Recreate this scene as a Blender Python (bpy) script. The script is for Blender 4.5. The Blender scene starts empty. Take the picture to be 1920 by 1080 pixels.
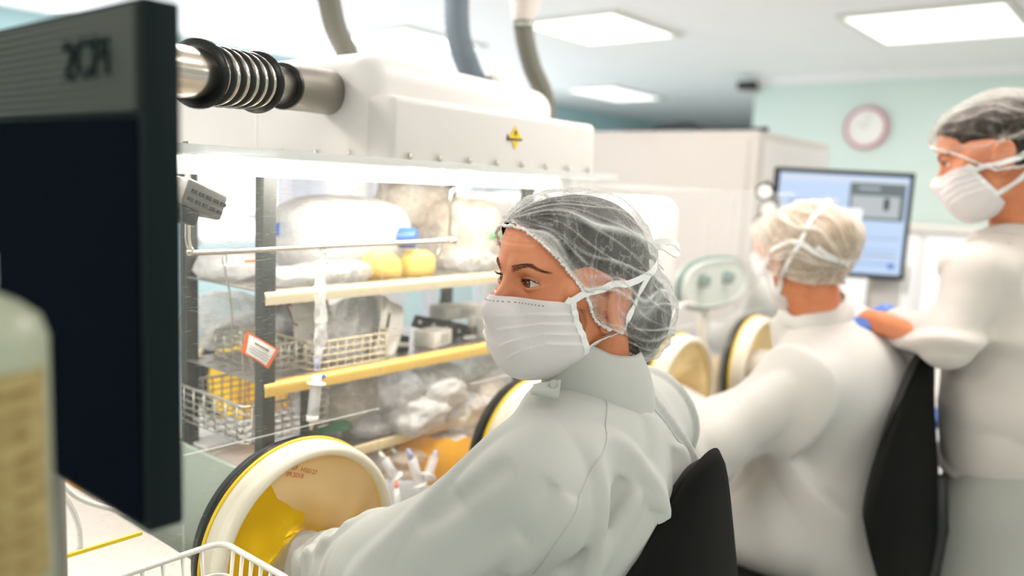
import bpy, bmesh, math, random
import numpy as np
from mathutils import Vector, Matrix
PI = math.pi
SC = bpy.context.scene
COL = SC.collection

# ------------------------------------------------------------------ camera
FPX = 1512.0
YAW, PIT, ROL = math.radians(39.34), math.radians(7.2), math.radians(2.51)
CAM = np.array([0.0, 0.0, 1.55])
cF = np.array([-math.sin(YAW)*math.cos(PIT), math.cos(YAW)*math.cos(PIT), -math.sin(PIT)])
cR0 = np.array([math.cos(YAW), math.sin(YAW), 0.0]); cU0 = np.cross(cR0, cF)
cR = math.cos(ROL)*cR0+math.sin(ROL)*cU0; cU = -math.sin(ROL)*cR0+math.cos(ROL)*cU0
cd = bpy.data.cameras.new('camera'); cam = bpy.data.objects.new('camera', cd); COL.objects.link(cam)
cd.sensor_width = 36.0; cd.lens = FPX/1920*36.0; cd.clip_start = 0.02; cd.clip_end = 60
cam.matrix_world = Matrix(((cR[0], cU[0], -cF[0], CAM[0]), (cR[1], cU[1], -cF[1], CAM[1]), (cR[2], cU[2], -cF[2], CAM[2]), (0, 0, 0, 1)))
cd.dof.use_dof = True; cd.dof.focus_distance = 1.07; cd.dof.aperture_fstop = 1.9
SC.camera = cam

# ------------------------------------------------------------------ look
SC.view_settings.view_transform = 'Standard'; SC.view_settings.look = 'None'
SC.view_settings.gamma = 1.0; SC.view_settings.use_curve_mapping = False
SC.view_settings.exposure = 0.25
SC.cycles.use_denoising = True
SC.cycles.max_bounces = 10; SC.cycles.diffuse_bounces = 4; SC.cycles.transparent_max_bounces = 24
SC.cycles.transmission_bounces = 8; SC.cycles.sample_clamp_indirect = 6.0
SC.cycles.caustics_reflective = False; SC.cycles.caustics_refractive = False

w = bpy.data.worlds.new('world'); SC.world = w; w.use_nodes = True
w.node_tree.nodes['Background'].inputs[0].default_value = (0.86, 0.93, 1.0, 1)
w.node_tree.nodes['Background'].inputs[1].default_value = 2.2


def area(name, loc, size, rot, power, color=(1, 1, 1), sy=None):
    l = bpy.data.lights.new(name, 'AREA'); l.energy = power; l.color = color
    l.shape = 'RECTANGLE'; l.size = size; l.size_y = sy or size
    o = bpy.data.objects.new(name, l); COL.objects.link(o); o.location = loc; o.rotation_euler = rot
    return o


# ceiling fixtures of the room, some unseen and added for fill: (x0, x1, y0, y1, watts)
CEIL = 2.6
FIX = [(-1.62, -0.82, 4.85, 5.75, 13), (-3.42, -2.72, 4.14, 4.92, 13), (-5.0, -4.25, 3.9, 4.7, 10), (-5.2, -4.6, 7.1, 8.1, 12),
       (-3.42, -2.72, 1.5, 2.4, 8), (-5.0, -4.25, 1.3, 2.2, 14), (-0.95, -0.15, 1.75, 2.55, 20),  # the one over the workers is unseen, placed to light their coats
       (0.7, 1.5, 3.2, 4.1, 22), (0.2, 1.0, -0.9, -0.1, 13), (-2.55, -1.85, -0.6, 0.3, 7), (0.7, 1.5, 1.0, 1.9, 6), (-1.9, -1.1, -2.2, -1.4, 36), (-2.3, -1.6, 0.9, 1.7, 22)]  # later ones are unseen, added to brighten mask, housing and sleeves
for fx in FIX:
    area('ceiling_lamp', ((fx[0]+fx[1])/2, (fx[2]+fx[3])/2, CEIL-0.035), fx[1]-fx[0]-0.06, (0, 0, 0), fx[4], (1.0, 0.895, 0.86), fx[3]-fx[2]-0.06)
# unseen lights added under the top plates to brighten chambers and ports
area('chamber_fill', (-1.08, 0.92, 1.572), 0.10, (0, 0, 0), 6.5, (1.0, 0.94, 0.84), 1.0)
area('chamber_fill', (-1.5, 2.35, 1.572), 0.4, (0, 0, 0), 5, (1.0, 0.97, 0.9), 0.9)
# daylight through the windows of the left wall
for y0 in (1.6, 3.5, 5.4):
    area('window_daylight', (-6.28, y0+0.75, 1.7), 1.2, (0, -PI/2, 0), 20, (0.9, 0.96, 1.0), 1.4)


# ------------------------------------------------------------------ helpers
def at(px, py, **k):
    d = (px-960)/FPX*cR-(py-540)/FPX*cU+cF
    if 'd' in k: return CAM+d*k['d']
    a = 'xyz'.index(list(k)[0]); v = list(k.values())[0]
    return CAM+d*((v-CAM[a])/d[a])


def mat(name, col=(.8, .8, .8), rough=.5, metal=0., **k):
    m = bpy.data.materials.new(name); m.use_nodes = True
    b = m.node_tree.nodes['Principled BSDF']
    b.inputs['Base Color'].default_value = (*col, 1); b.inputs['Roughness'].default_value = rough
    b.inputs['Metallic'].default_value = metal
    for a, v in k.items():
        key = a.replace('_', ' ')
        b.inputs[key].default_value = v
    return m


def N(m, t, **k):
    n = m.node_tree.nodes.new(t)
    for a, v in k.items():
        if a.startswith('i_'): n.inputs[a[2:].replace('_', ' ')].default_value = v
        else: setattr(n, a, v)
    return n


def L(m, a, b): m.node_tree.links.new(a, b)


def bsdf(m): return m.node_tree.nodes['Principled BSDF']


def coords(m, sc=(1, 1, 1)):
    t = N(m, 'ShaderNodeTexCoord'); mp = N(m, 'ShaderNodeMapping'); mp.inputs['Scale'].default_value = sc
    L(m, t.outputs['Object'], mp.inputs['Vector']); return mp.outputs['Vector']


def noise(m, scale, detail=3, rough=.5, sc=(1, 1, 1)):
    n = N(m, 'ShaderNodeTexNoise'); n.inputs['Scale'].default_value = scale; n.inputs['Detail'].default_value = detail
    n.inputs['Roughness'].default_value = rough; L(m, coords(m, sc), n.inputs['Vector']); return n.outputs['Fac']


def ramp(m, fac, stops):
    r = N(m, 'ShaderNodeValToRGB'); e = r.color_ramp.elements
    while len(e) < len(stops): e.new(.5)
    for q, (p, c) in zip(e, stops): q.position = p; q.color = (*c, 1) if len(c) == 3 else c
    L(m, fac, r.inputs['Fac']); return r.outputs['Color']


def bump(m, fac, strength=.2, dist=.01):
    b = N(m, 'ShaderNodeBump'); b.inputs['Strength'].default_value = strength; b.inputs['Distance'].default_value = dist
    L(m, fac, b.inputs['Height']); L(m, b.outputs['Normal'], bsdf(m).inputs['Normal']); return b


def vary(m, c1, c2, scale=5, detail=3, sc=(1, 1, 1), lo=.3, hi=.7):
    L(m, ramp(m, noise(m, scale, detail, sc=sc), [(lo, c1), (hi, c2)]), bsdf(m).inputs['Base Color'])


def seethrough(m, amount, fac=None):
    """mix the surface with plain transparency: thin clear film, gauze or acrylic"""
    out = [n for n in m.node_tree.nodes if n.type == 'OUTPUT_MATERIAL'][0]
    t = N(m, 'ShaderNodeBsdfTransparent'); mx = N(m, 'ShaderNodeMixShader')
    mx.inputs[0].default_value = amount
    if fac is not None: L(m, fac, mx.inputs[0])
    L(m, bsdf(m).outputs[0], mx.inputs[1]); L(m, t.outputs[0], mx.inputs[2]); L(m, mx.outputs[0], out.inputs['Surface'])
    return mx


def translucent(m, col, amount):
    """let light through the cloth or rubber"""
    out = [n for n in m.node_tree.nodes if n.type == 'OUTPUT_MATERIAL'][0]
    t = N(m, 'ShaderNodeBsdfTranslucent'); t.inputs['Color'].default_value = (*col, 1)
    mx = N(m, 'ShaderNodeMixShader'); mx.inputs[0].default_value = amount
    L(m, bsdf(m).outputs[0], mx.inputs[1]); L(m, t.outputs[0], mx.inputs[2]); L(m, mx.outputs[0], out.inputs['Surface'])


def obj(name, me, m=None, parent=None, smooth=True):
    if isinstance(me, bmesh.types.BMesh):
        bm = me; bmesh.ops.recalc_face_normals(bm, faces=bm.faces) if not getattr(bm, '_keep', False) else None
        me = bpy.data.meshes.new(name); bm.to_mesh(me); bm.free()
    if smooth: me.polygons.foreach_set('use_smooth', [True]*len(me.polygons))
    o = bpy.data.objects.new(name, me); COL.objects.link(o)
    if m and not me.materials: me.materials.append(m)
    if parent is not None: o.parent = parent
    return o


def sharp(o, ang=35):
    """smooth shading with crisp edges"""
    me = o.data; bm = bmesh.new(); bm.from_mesh(me)
    for e in bm.edges:
        if len(e.link_faces) == 2 and e.calc_face_angle(0) > math.radians(ang): e.smooth = False
    bm.to_mesh(me); bm.free(); return o


def tag(o, label=None, cat=None, group=None, kind=None):
    if label: o['label'] = label
    if cat: o['category'] = cat
    if group: o['group'] = group
    if kind: o['kind'] = kind
    return o


def thing(name, label, cat, loc=(0, 0, 0), group=None):
    o = bpy.data.objects.new(name, None); COL.objects.link(o); o.location = loc; o.empty_display_size = .05
    return tag(o, label, cat, group)


def part(name, me, m, root, smooth=True, sh=None, label=None):
    """mesh is given in world coordinates; the part is parented under root"""
    o = obj(name, me, m, None, smooth)
    off = Vector((0, 0, 0)); r = root
    while r is not None: off += Vector(r.location); r = r.parent
    o.data.transform(Matrix.Translation(-off)); o.parent = root
    if sh: sharp(o, sh)
    if label: o['label'] = label
    return o


def box(bm, lo, hi, bev=0, seg=2, M=None):
    r = bmesh.ops.create_cube(bm, size=1)
    vs = r['verts']; lo = Vector(lo); hi = Vector(hi); c = (lo+hi)/2; s = hi-lo
    for v in vs: v.co = Vector((v.co.x*s.x, v.co.y*s.y, v.co.z*s.z))
    if bev:
        es = list({e for v in vs for e in v.link_edges})
        rr = bmesh.ops.bevel(bm, geom=es, offset=bev, segments=seg, profile=.5, affect='EDGES')
        vs = list({v for f in rr['faces'] for v in f.verts} | {v for v in vs if v.is_valid})
        st = set(vs); grow = True
    for v in vs:
        if M is not None: v.co = M @ v.co
        v.co += c
    return vs


def B(lo, hi, bev=0, seg=2, rot=None):
    bm = bmesh.new(); M = None
    if rot: M = Matrix.Rotation(rot[0], 3, 'X'); M = Matrix.Rotation(rot[1], 3, 'Y') @ M; M = Matrix.Rotation(rot[2], 3, 'Z') @ M
    box(bm, lo, hi, bev, seg, M); return bm


def tube(bm, pts, r, n=12, caps=True, closed=False):
    pts = [Vector(p) for p in pts]; rs = r if isinstance(r, (list, tuple, np.ndarray)) else [r]*len(pts)
    m = len(pts); prev = None; rings = []
    for i, p in enumerate(pts):
        if closed: t = pts[(i+1) % m]-pts[i-1]
        else: t = pts[min(i+1, m-1)]-pts[max(i-1, 0)]
        t.normalize()
        if prev is None:
            a = Vector((0, 0, 1)) if abs(t.z) < .9 else Vector((1, 0, 0)); u = t.cross(a).normalized()
        else: u = (prev-t*prev.dot(t)).normalized()
        prev = u; v = t.cross(u)
        rings.append([bm.verts.new(p+(u*math.cos(2*PI*k/n)+v*math.sin(2*PI*k/n))*rs[i]) for k in range(n)])
    for i in range(m if closed else m-1):
        a = rings[i]; b = rings[(i+1) % m]
        for k in range(n): bm.faces.new((a[k], a[(k+1) % n], b[(k+1) % n], b[k]))
    if caps and not closed:
        bm.faces.new(rings[0][::-1]); bm.faces.new(rings[-1])


def T(pts, r, n=12, **k):
    bm = bmesh.new(); tube(bm, pts, r, n, **k); return bm


def ribbon(bm, pts, nrm, w, t=.0006):
    """flat strap through pts, width w, facing nrm (list or one vector)"""
    pts = [Vector(p) for p in pts]; m = len(pts); R = []
    for i, p in enumerate(pts):
        tg = (pts[min(i+1, m-1)]-pts[max(i-1, 0)]).normalized(); nn = Vector(nrm[i] if isinstance(nrm, list) else nrm)
        s = tg.cross(nn).normalized(); nn = s.cross(tg).normalized()
        ww = w[i] if isinstance(w, (list, tuple)) else w
        R.append([bm.verts.new(p+s*a*ww/2+nn*b*t) for a, b in ((-1, -1), (1, -1), (1, 1), (-1, 1))])
    for i in range(m-1):
        for k in range(4): bm.faces.new((R[i][k], R[i][(k+1) % 4], R[i+1][(k+1) % 4], R[i+1][k]))
    bm.faces.new(R[0][::-1]); bm.faces.new(R[-1])


def spline(pts, n=8):
    P = [np.array(p, float) for p in pts]; P = [2*P[0]-P[1]]+P+[2*P[-1]-P[-2]]; out = []
    for i in range(1, len(P)-2):
        for s in range(n):
            t = s/n; a, b, c, d = P[i-1:i+3]
            out.append(.5*((2*b)+(c-a)*t+(2*a-5*b+4*c-d)*t*t+(3*b-a-3*c+d)*t**3))
    out.append(P[-2]); return out


def lathe(bm, prof, n=64, M=None, closed=False):
    """profile of (radius, height) about local X (height along X)"""
    R = []
    for r, h in prof:
        R.append([bm.verts.new(Vector((h, r*math.cos(2*PI*k/n), r*math.sin(2*PI*k/n)))) for k in range(n)])
    m = len(R)
    for i in range(m if closed else m-1):
        a, b = R[i], R[(i+1) % m]
        for k in range(n): bm.faces.new((a[k], b[k], b[(k+1) % n], a[(k+1) % n]))
    if M is not None: bmesh.ops.transform(bm, matrix=M, verts=[v for r in R for v in r])
    return R


def text_mesh(s, size, M, m, name, parent, depth=.0006, align='CENTER'):
    cu = bpy.data.curves.new(name, 'FONT'); cu.body = s; cu.size = size; cu.align_x = align; cu.align_y = 'CENTER'; cu.extrude = depth
    o = bpy.data.objects.new(name+'_curve', cu); COL.objects.link(o)
    dg = bpy.context.evaluated_depsgraph_get(); me = bpy.data.meshes.new_from_object(o.evaluated_get(dg))
    bpy.data.objects.remove(o); bpy.data.curves.remove(cu); me.transform(M)
    return part(name, me, m, parent, smooth=False)


# ------------------------------------------------------------------ distance-field modelling
def A3(*v): return np.array(v, dtype=np.float64)
def ln(v): return np.sqrt((v*v).sum(-1))
def ell(P, c, r, M=None):
    q = P-np.array(c)
    if M is not None: q = q @ np.array(M).T
    r = np.array(r); k0 = ln(q/r); k1 = ln(q/(r*r)); return k0*(k0-1)/np.maximum(k1, 1e-9)
def rc(P, a, b, ra, rb):
    a = np.array(a, float); b = np.array(b, float); d = b-a; q = P-a
    t = np.clip((q @ d)/max(d @ d, 1e-12), 0, 1); return ln(q-t[:, None]*d)-(ra+t*(rb-ra))
def smin(a, b, k): h = np.maximum(k-np.abs(a-b), 0)/k; return np.minimum(a, b)-h*h*k*.25
def smax(a, b, k): return -smin(-a, -b, k)
def segd(P, a, b):
    a = np.array(a, float); b = np.array(b, float); d = b-a; q = P-a
    t = np.clip((q @ d)/max(d @ d, 1e-12), 0, 1); return ln(q-t[:, None]*d), t
def wob(P, f, seed, n=7):
    rs = np.random.RandomState(seed); K = rs.normal(size=(n, 3)); K /= ln(K)[:, None]; K *= f*rs.uniform(.7, 1.5, n)[:, None]
    ph = rs.uniform(0, 6.28, n); return np.sin(P @ K.T+ph).sum(-1)/math.sqrt(n)
def fold(P, lines):
    """raised or sunk creases: (a, b, width, height)"""
    d = np.zeros(len(P))
    for a, b, w, h in lines:
        s, t = segd(P, a, b); d += h*np.exp(-(s/w)**2)*np.clip(np.minimum(t, 1-t)*5, 0, 1)**.5
    return d


def nets(f, lo, hi, h, proj=2):
    lo = np.array(lo, float); hi = np.array(hi, float); BL = 10
    nb = np.ceil((hi-lo)/(h*BL)).astype(int)+1; n = nb*BL
    cb = np.stack(np.meshgrid(*[np.arange(k) for k in nb], indexing='ij'), -1).reshape(-1, 3)
    cc = lo+(cb*BL+(BL-1)/2)*h; dv = f(cc); V = np.empty(tuple(n), np.float32)
    V6 = V.reshape(nb[0], BL, nb[1], BL, nb[2], BL)
    V6[:] = dv.reshape(nb[0], 1, nb[1], 1, nb[2], 1)
    act = np.where(np.abs(dv) < BL*h*.87*1.7+.012)[0]
    loc = np.stack(np.meshgrid(*[np.arange(BL)]*3, indexing='ij'), -1).reshape(-1, 3)
    CH = 200
    for s in range(0, len(act), CH):
        ids = act[s:s+CH]; P = (lo+(cb[ids][:, None, :]*BL+loc[None])*h).reshape(-1, 3)
        d = f(P).reshape(len(ids), BL, BL, BL)
        c = cb[ids]; V6[c[:, 0], :, c[:, 1], :, c[:, 2], :] = d
    V = V6.reshape(tuple(n)); S = V < 0
    cnt = np.zeros(tuple(n-1), np.int8)
    for a in (0, 1):
        for b in (0, 1):
            for c in (0, 1): cnt += S[a:n[0]-1+a, b:n[1]-1+b, c:n[2]-1+c]
    ac = np.argwhere((cnt > 0) & (cnt < 8)); idx = -np.ones(tuple(n-1), np.int64); idx[ac[:, 0], ac[:, 1], ac[:, 2]] = np.arange(len(ac))
    acc = np.zeros((len(ac), 3)); num = np.zeros(len(ac))
    cor = [(i, j, k) for i in (0, 1) for j in (0, 1) for k in (0, 1)]
    for p in cor:
        for ax in range(3):
            if p[ax]: continue
            q = list(p); q[ax] = 1; q = tuple(q)
            va = V[ac[:, 0]+p[0], ac[:, 1]+p[1], ac[:, 2]+p[2]]; vb = V[ac[:, 0]+q[0], ac[:, 1]+q[1], ac[:, 2]+q[2]]
            cr = (va < 0) != (vb < 0); t = np.where(cr, va/np.where(cr, va-vb, 1), 0)
            pos = np.array(p, float)[None]+np.eye(3)[ax][None]*t[:, None]
            acc += np.where(cr[:, None], pos, 0); num += cr
    Vt = lo+(ac+acc/np.maximum(num, 1)[:, None])*h
    F = []
    for ax in range(3):
        o1, o2 = [(1, 2), (2, 0), (0, 1)][ax]
        sl0 = [slice(0, n[i]-1) for i in range(3)]; sl1 = list(sl0); sl1[ax] = slice(1, n[ax])
        a = S[tuple(sl0)]; b = S[tuple(sl1)]; e = np.argwhere(a != b); e = e[(e[:, o1] > 0) & (e[:, o2] > 0)]
        s = a[e[:, 0], e[:, 1], e[:, 2]]
        def g(d1, d2):
            q = e.copy(); q[:, o1] -= d1; q[:, o2] -= d2; return idx[q[:, 0], q[:, 1], q[:, 2]]
        q = np.stack([g(1, 1), g(0, 1), g(0, 0), g(1, 0)], 1); q = np.where(s[:, None], q, q[:, ::-1]); F.append(q)
    F = np.concatenate(F); F = F[(F >= 0).all(1)]
    for _ in range(proj):
        d, g = grad(f, Vt, h*.4); gg = np.maximum((g*g).sum(1), .1); st = g*(d/gg)[:, None]
        l = ln(st); st *= np.minimum(1, h*.9/np.maximum(l, 1e-9))[:, None]; Vt = Vt-st
    return Vt, F


def grad(f, P, e):
    d = f(P); g = np.stack([f(P+np.eye(3)[k]*e)-d for k in range(3)], 1)/e; return d, g


def np_mesh(name, V, F, attrs=None):
    me = bpy.data.meshes.new(name); me.vertices.add(len(V)); me.vertices.foreach_set('co', V.astype(np.float32).ravel())
    me.loops.add(F.size); me.loops.foreach_set('vertex_index', F.astype(np.int32).ravel())
    me.polygons.add(len(F)); me.polygons.foreach_set('loop_start', np.arange(0, F.size, F.shape[1], dtype=np.int32))
    me.polygons.foreach_set('loop_total', np.full(len(F), F.shape[1], np.int32)); me.update(calc_edges=True)
    for k, v in (attrs or {}).items():
        a = me.attributes.new(k, 'FLOAT', 'POINT'); a.data.foreach_set('value', v.astype(np.float32))
    return me


def shell(f, keep, lo, hi, h):
    """open piece of the surface f=0 where keep(P) > 0, with a clean cut edge"""
    V, F = nets(f, lo, hi, h, 1); k = keep(V); ok = k > -h*.8; F = F[ok[F].all(1)]
    used = np.unique(F); mp = -np.ones(len(V), int); mp[used] = np.arange(len(used)); V = V[used]; F = mp[F]
    for _ in range(2):
        k, g = grad(keep, V, h*.3); out = k < 0; st = g*(k/np.maximum((g*g).sum(1), .2))[:, None]; V = V-np.where(out[:, None], st, 0)
    return V, F


def sheet(f, nu, nv, closed_u=False):
    """mesh of f(u,v) -> point, u,v in 0..1"""
    V = [f(i/(nu if closed_u else nu-1), j/(nv-1)) for i in range(nu) for j in range(nv)]
    F = []
    for i in range(nu if closed_u else nu-1):
        for j in range(nv-1):
            a = i*nv+j; b = ((i+1) % nu)*nv+j; F.append((a, b, b+1, a+1))
    return np_mesh('sheet', np.array(V, float), np.array(F))
# ------------------------------------------------------------------ materials
M_wall = mat('mint_paint', (.66, .78, .73), .75); vary(M_wall, (.65, .77, .72), (.67, .79, .745), 2)
M_blue = mat('pale_blue_paint', (.55, .76, .80), .75); vary(M_blue, (.53, .74, .78), (.57, .78, .82), 2)
M_white = mat('white_paint', (.91, .90, .90), .7); vary(M_white, (.90, .89, .89), (.92, .91, .91), 1.5)
M_floor = mat('vinyl_floor', (.60, .61, .59), .35); vary(M_floor, (.57, .58, .56), (.63, .64, .62), 40, 5)
M_hood = mat('white_housing', (.77, .74, .71), .5); vary(M_hood, (.76, .73, .70), (.79, .76, .73), 3)
M_beige = mat('beige_housing', (.64, .60, .555), .6); vary(M_beige, (.63, .59, .545), (.66, .62, .575), 3)
M_diff = mat('light_diffuser', (.95, .95, .93), .6); bsdf(M_diff).inputs['Emission Color'].default_value = (1, .985, .95, 1); bsdf(M_diff).inputs['Emission Strength'].default_value = 1.6
M_frame = mat('fixture_frame', (.72, .72, .66), .5)
M_steel = mat('brushed_steel', (.62, .58, .52), .28, 1.); L(M_steel, ramp(M_steel, noise(M_steel, 60, 4, sc=(1, .02, 1)), [(.3, (.22,)*3), (.7, (.42,)*3)]), bsdf(M_steel).inputs['Roughness'])
M_steeld = mat('dark_steel_post', (.035, .038, .034), .5, .0)
M_shelf = mat('shelf_steel', (.50, .47, .43), .32, .9)
M_chrome = mat('polished_steel', (.58, .53, .45), .2, 1.)
M_duct = mat('satin_duct', (.27, .25, .21), .36, .85)
M_rubber = mat('black_rubber', (.012, .013, .012), .32, Specular_IOR_Level=.35)
M_black = mat('black_plastic', (.012, .014, .014), .5)
M_blackg = mat('matte_black_screen', (.004, .006, .010), .5, Specular_IOR_Level=.0)
M_chair = mat('black_upholstery', (.010, .010, .009), .55, Specular_IOR_Level=.28); bump(M_chair, noise(M_chair, 900, 2), .25, .001)
M_monb = mat('dark_bezel', (.008, .014, .015), .5, Specular_IOR_Level=.06)
M_rib = mat('ribbed_bezel', (.042, .050, .042), .55, Specular_IOR_Level=.1)
wv = N(M_rib, 'ShaderNodeTexWave', wave_type='BANDS', bands_direction='Z'); wv.inputs['Scale'].default_value = 55; L(M_rib, coords(M_rib), wv.inputs['Vector'])
bump(M_rib, wv.outputs['Fac'], .6, .002)
M_coat = mat('lab_coat_cotton', (.56, .57, .53), .9, Sheen_Weight=.15); bump(M_coat, noise(M_coat, 700, 3), .12, .001); translucent(M_coat, (.65, .64, .60), .12)
M_scrub = mat('cream_scrubs', (.64, .59, .54), .9, Sheen_Weight=.15); bump(M_scrub, noise(M_scrub, 600, 3), .12, .001)
M_pants = mat('grey_trousers', (.40, .40, .36), .9)
M_mask = mat('mask_nonwoven', (.94, .915, .92), .85); bump(M_mask, noise(M_mask, 900, 2), .25, .0008); translucent(M_mask, (.9, .88, .87), .2)
M_tie = mat('white_tie', (.88, .88, .86), .85); bump(M_tie, noise(M_tie, 900, 2), .2, .0008)
M_skin = mat('skin', (.56, .26, .14), .5, Subsurface_Weight=.12, Subsurface_Scale=.006); bsdf(M_skin).inputs['Subsurface Radius'].default_value = (1, .35, .18)
vary(M_skin, (.62, .20, .082), (.76, .30, .145), 28, 5, lo=.25, hi=.75); bump(M_skin, noise(M_skin, 350, 4), .22, .0012)
M_hair = mat('dark_brown_hair', (.022, .017, .013), .6, Specular_IOR_Level=.2); vary(M_hair, (.012, .010, .008), (.045, .032, .024), 60, 4, sc=(1, .2, 1)); 
M_hairl = mat('light_brown_hair', (.42, .27, .14), .55); vary(M_hairl, (.30, .18, .08), (.55, .38, .22), 30, 4)
M_brow = mat('brow_hair', (.16, .075, .05), .8, Specular_IOR_Level=.1)
M_lash = mat('lash_hair', (.02, .012, .01), .7)
M_blueg = mat('blue_nitrile', (.10, .22, .62), .45)
M_bluec = mat('light_blue_cloth', (.33, .47, .82), .8)
M_glove = mat('white_latex', (.86, .82, .72), .5); translucent(M_glove, (.9, .82, .65), .25)
M_yel = mat('yellow_ring', (.95, .66, .02), .4)
M_sleeve = mat('yellow_sleeve_rubber', (1.0, .58, .01), .5, Specular_IOR_Level=.25); translucent(M_sleeve, (1.0, .66, .03), .75)
M_sleevec = mat('cream_sleeve_rubber', (.95, .74, .38), .5); translucent(M_sleevec, (1.0, .80, .42), .4)
M_rim = mat('ivory_rim', (.87, .82, .68), .35); translucent(M_rim, (1, .9, .6), .15)
M_red = mat('red_print', (.45, .06, .02), .7)
M_gold = mat('amber_shelf_lip', (.80, .52, .12), .4, .35)
M_cart = mat('white_carton', (.86, .82, .74), .7)
M_paper = mat('paper_white', (.88, .87, .84), .8)
M_orange = mat('orange_border', (.85, .13, .02), .6)
M_bluecap = mat('blue_cap', (.03, .11, .42), .4)
M_green = mat('green_pouch', (.07, .27, .15), .6); translucent(M_green, (.1, .4, .2), .2)
M_deck = mat('pale_deck', (.78, .76, .72), .4); vary(M_deck, (.75, .73, .69), (.81, .79, .75), 6)
M_rust = mat('brown_perforated_board', (.30, .15, .06), .7)
M_cream = mat('cream_plastic', (.80, .76, .68), .5)
M_yelb = mat('yellow_fluid', (.95, .72, .22), .4); translucent(M_yelb, (1, .8, .3), .4)
M_whites = mat('white_enamel_wire', (.86, .84, .76), .35)
M_dark = mat('dark_print', (.03, .03, .03), .7)
M_pinkf = mat('pink_clock_rim', (.55, .20, .26), .4)
M_hose = mat('grey_hose', (.15, .15, .12), .6); M_hoseb = mat('blue_grey_hose', (.12, .155, .185), .6)
M_tan = mat('warm_grey_panel', (.60, .55, .50), .6)
M_gdev = mat('grey_green_panel', (.36, .43, .37), .6)
M_bottle = mat('frosted_bottle', (.40, .43, .32), .35); translucent(M_bottle, (.7, .8, .55), .2)
M_label = mat('ochre_label', (.52, .40, .13), .6); vary(M_label, (.24, .17, .05), (.40, .32, .13), 40, 3, sc=(1, 1, 4))

# clear acrylic: a thin pane, mirror-like at a grazing look, finely scratched
M_acr = mat('clear_acrylic', (.9, .92, .9), .04)
def _acr(m, haze, scr):
    fc = N(m, 'ShaderNodeLayerWeight'); fc.inputs['Blend'].default_value = .5
    pw = N(m, 'ShaderNodeMath', operation='POWER'); L(m, fc.outputs['Facing'], pw.inputs[0]); pw.inputs[1].default_value = 5.0
    lw = N(m, 'ShaderNodeMath', operation='MULTIPLY_ADD'); L(m, pw.outputs[0], lw.inputs[0]); lw.inputs[1].default_value = .85; lw.inputs[2].default_value = .035
    sc1 = N(m, 'ShaderNodeTexNoise'); sc1.inputs['Scale'].default_value = 1; sc1.inputs['Detail'].default_value = 2
    tc = N(m, 'ShaderNodeTexCoord'); mp = N(m, 'ShaderNodeMapping'); mp.inputs['Rotation'].default_value = (.6, 0, 0); mp.inputs['Scale'].default_value = (900, 40, 900)
    L(m, tc.outputs['Object'], mp.inputs['Vector']); L(m, mp.outputs['Vector'], sc1.inputs['Vector'])
    r = ramp(m, sc1.outputs['Fac'], [(.66, (0, 0, 0)), (.72, (scr,)*3)])
    a = N(m, 'ShaderNodeMath', operation='ADD'); L(m, lw.outputs[0], a.inputs[0]); a.inputs[1].default_value = haze
    b = N(m, 'ShaderNodeMath', operation='ADD'); L(m, a.outputs[0], b.inputs[0]); L(m, r, b.inputs[1])
    c = N(m, 'ShaderNodeMath', operation='SUBTRACT', use_clamp=True); c.inputs[0].default_value = 1.0; L(m, b.outputs[0], c.inputs[1])
    seethrough(m, .9, c.outputs[0])
_acr(M_acr, .012, .40)
M_acre = mat('acrylic_edge', (.90, .92, .9), .12); seethrough(M_acre, .35)
# thin clear packaging film, whiter along its creases
def film(name, col, clear, f=14, tint=(.95, .95, .93)):
    m = mat(name, col, .22); translucent(m, tint, .35)
    out = [n for n in m.node_tree.nodes if n.type == 'OUTPUT_MATERIAL'][0]; sh = out.inputs['Surface'].links[0].from_node
    t = N(m, 'ShaderNodeBsdfTransparent'); mx = N(m, 'ShaderNodeMixShader')
    nz = noise(m, f, 4, .6); r = ramp(m, nz, [(.42, (clear,)*3), (.5, (clear*.35,)*3), (.58, (clear,)*3)])
    L(m, r, mx.inputs[0]); L(m, sh.outputs[0], mx.inputs[1]); L(m, t.outputs[0], mx.inputs[2]); L(m, mx.outputs[0], out.inputs['Surface'])
    bump(m, noise(m, f*1.5, 4, .6), .9, .02); return m
M_film = film('clear_film', (.90, .88, .86), .58)
M_filmw = film('milky_film', (.76, .75, .74), .22, 8, (.8, .8, .8))
M_filmb = film('tan_film', (.84, .72, .60), .40)
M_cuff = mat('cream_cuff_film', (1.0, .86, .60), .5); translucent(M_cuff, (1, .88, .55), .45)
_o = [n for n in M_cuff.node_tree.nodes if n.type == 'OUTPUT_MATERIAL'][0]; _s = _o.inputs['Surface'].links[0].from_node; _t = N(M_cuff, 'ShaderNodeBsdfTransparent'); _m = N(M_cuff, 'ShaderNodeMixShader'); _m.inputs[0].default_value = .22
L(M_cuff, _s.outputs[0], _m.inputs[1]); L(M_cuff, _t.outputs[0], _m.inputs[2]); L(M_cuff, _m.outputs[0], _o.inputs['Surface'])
M_filmg = film('green_grey_film', (.62, .68, .60), .55)
M_syr = film('syringe_plastic', (.88, .90, .93), .5, 3)

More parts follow.
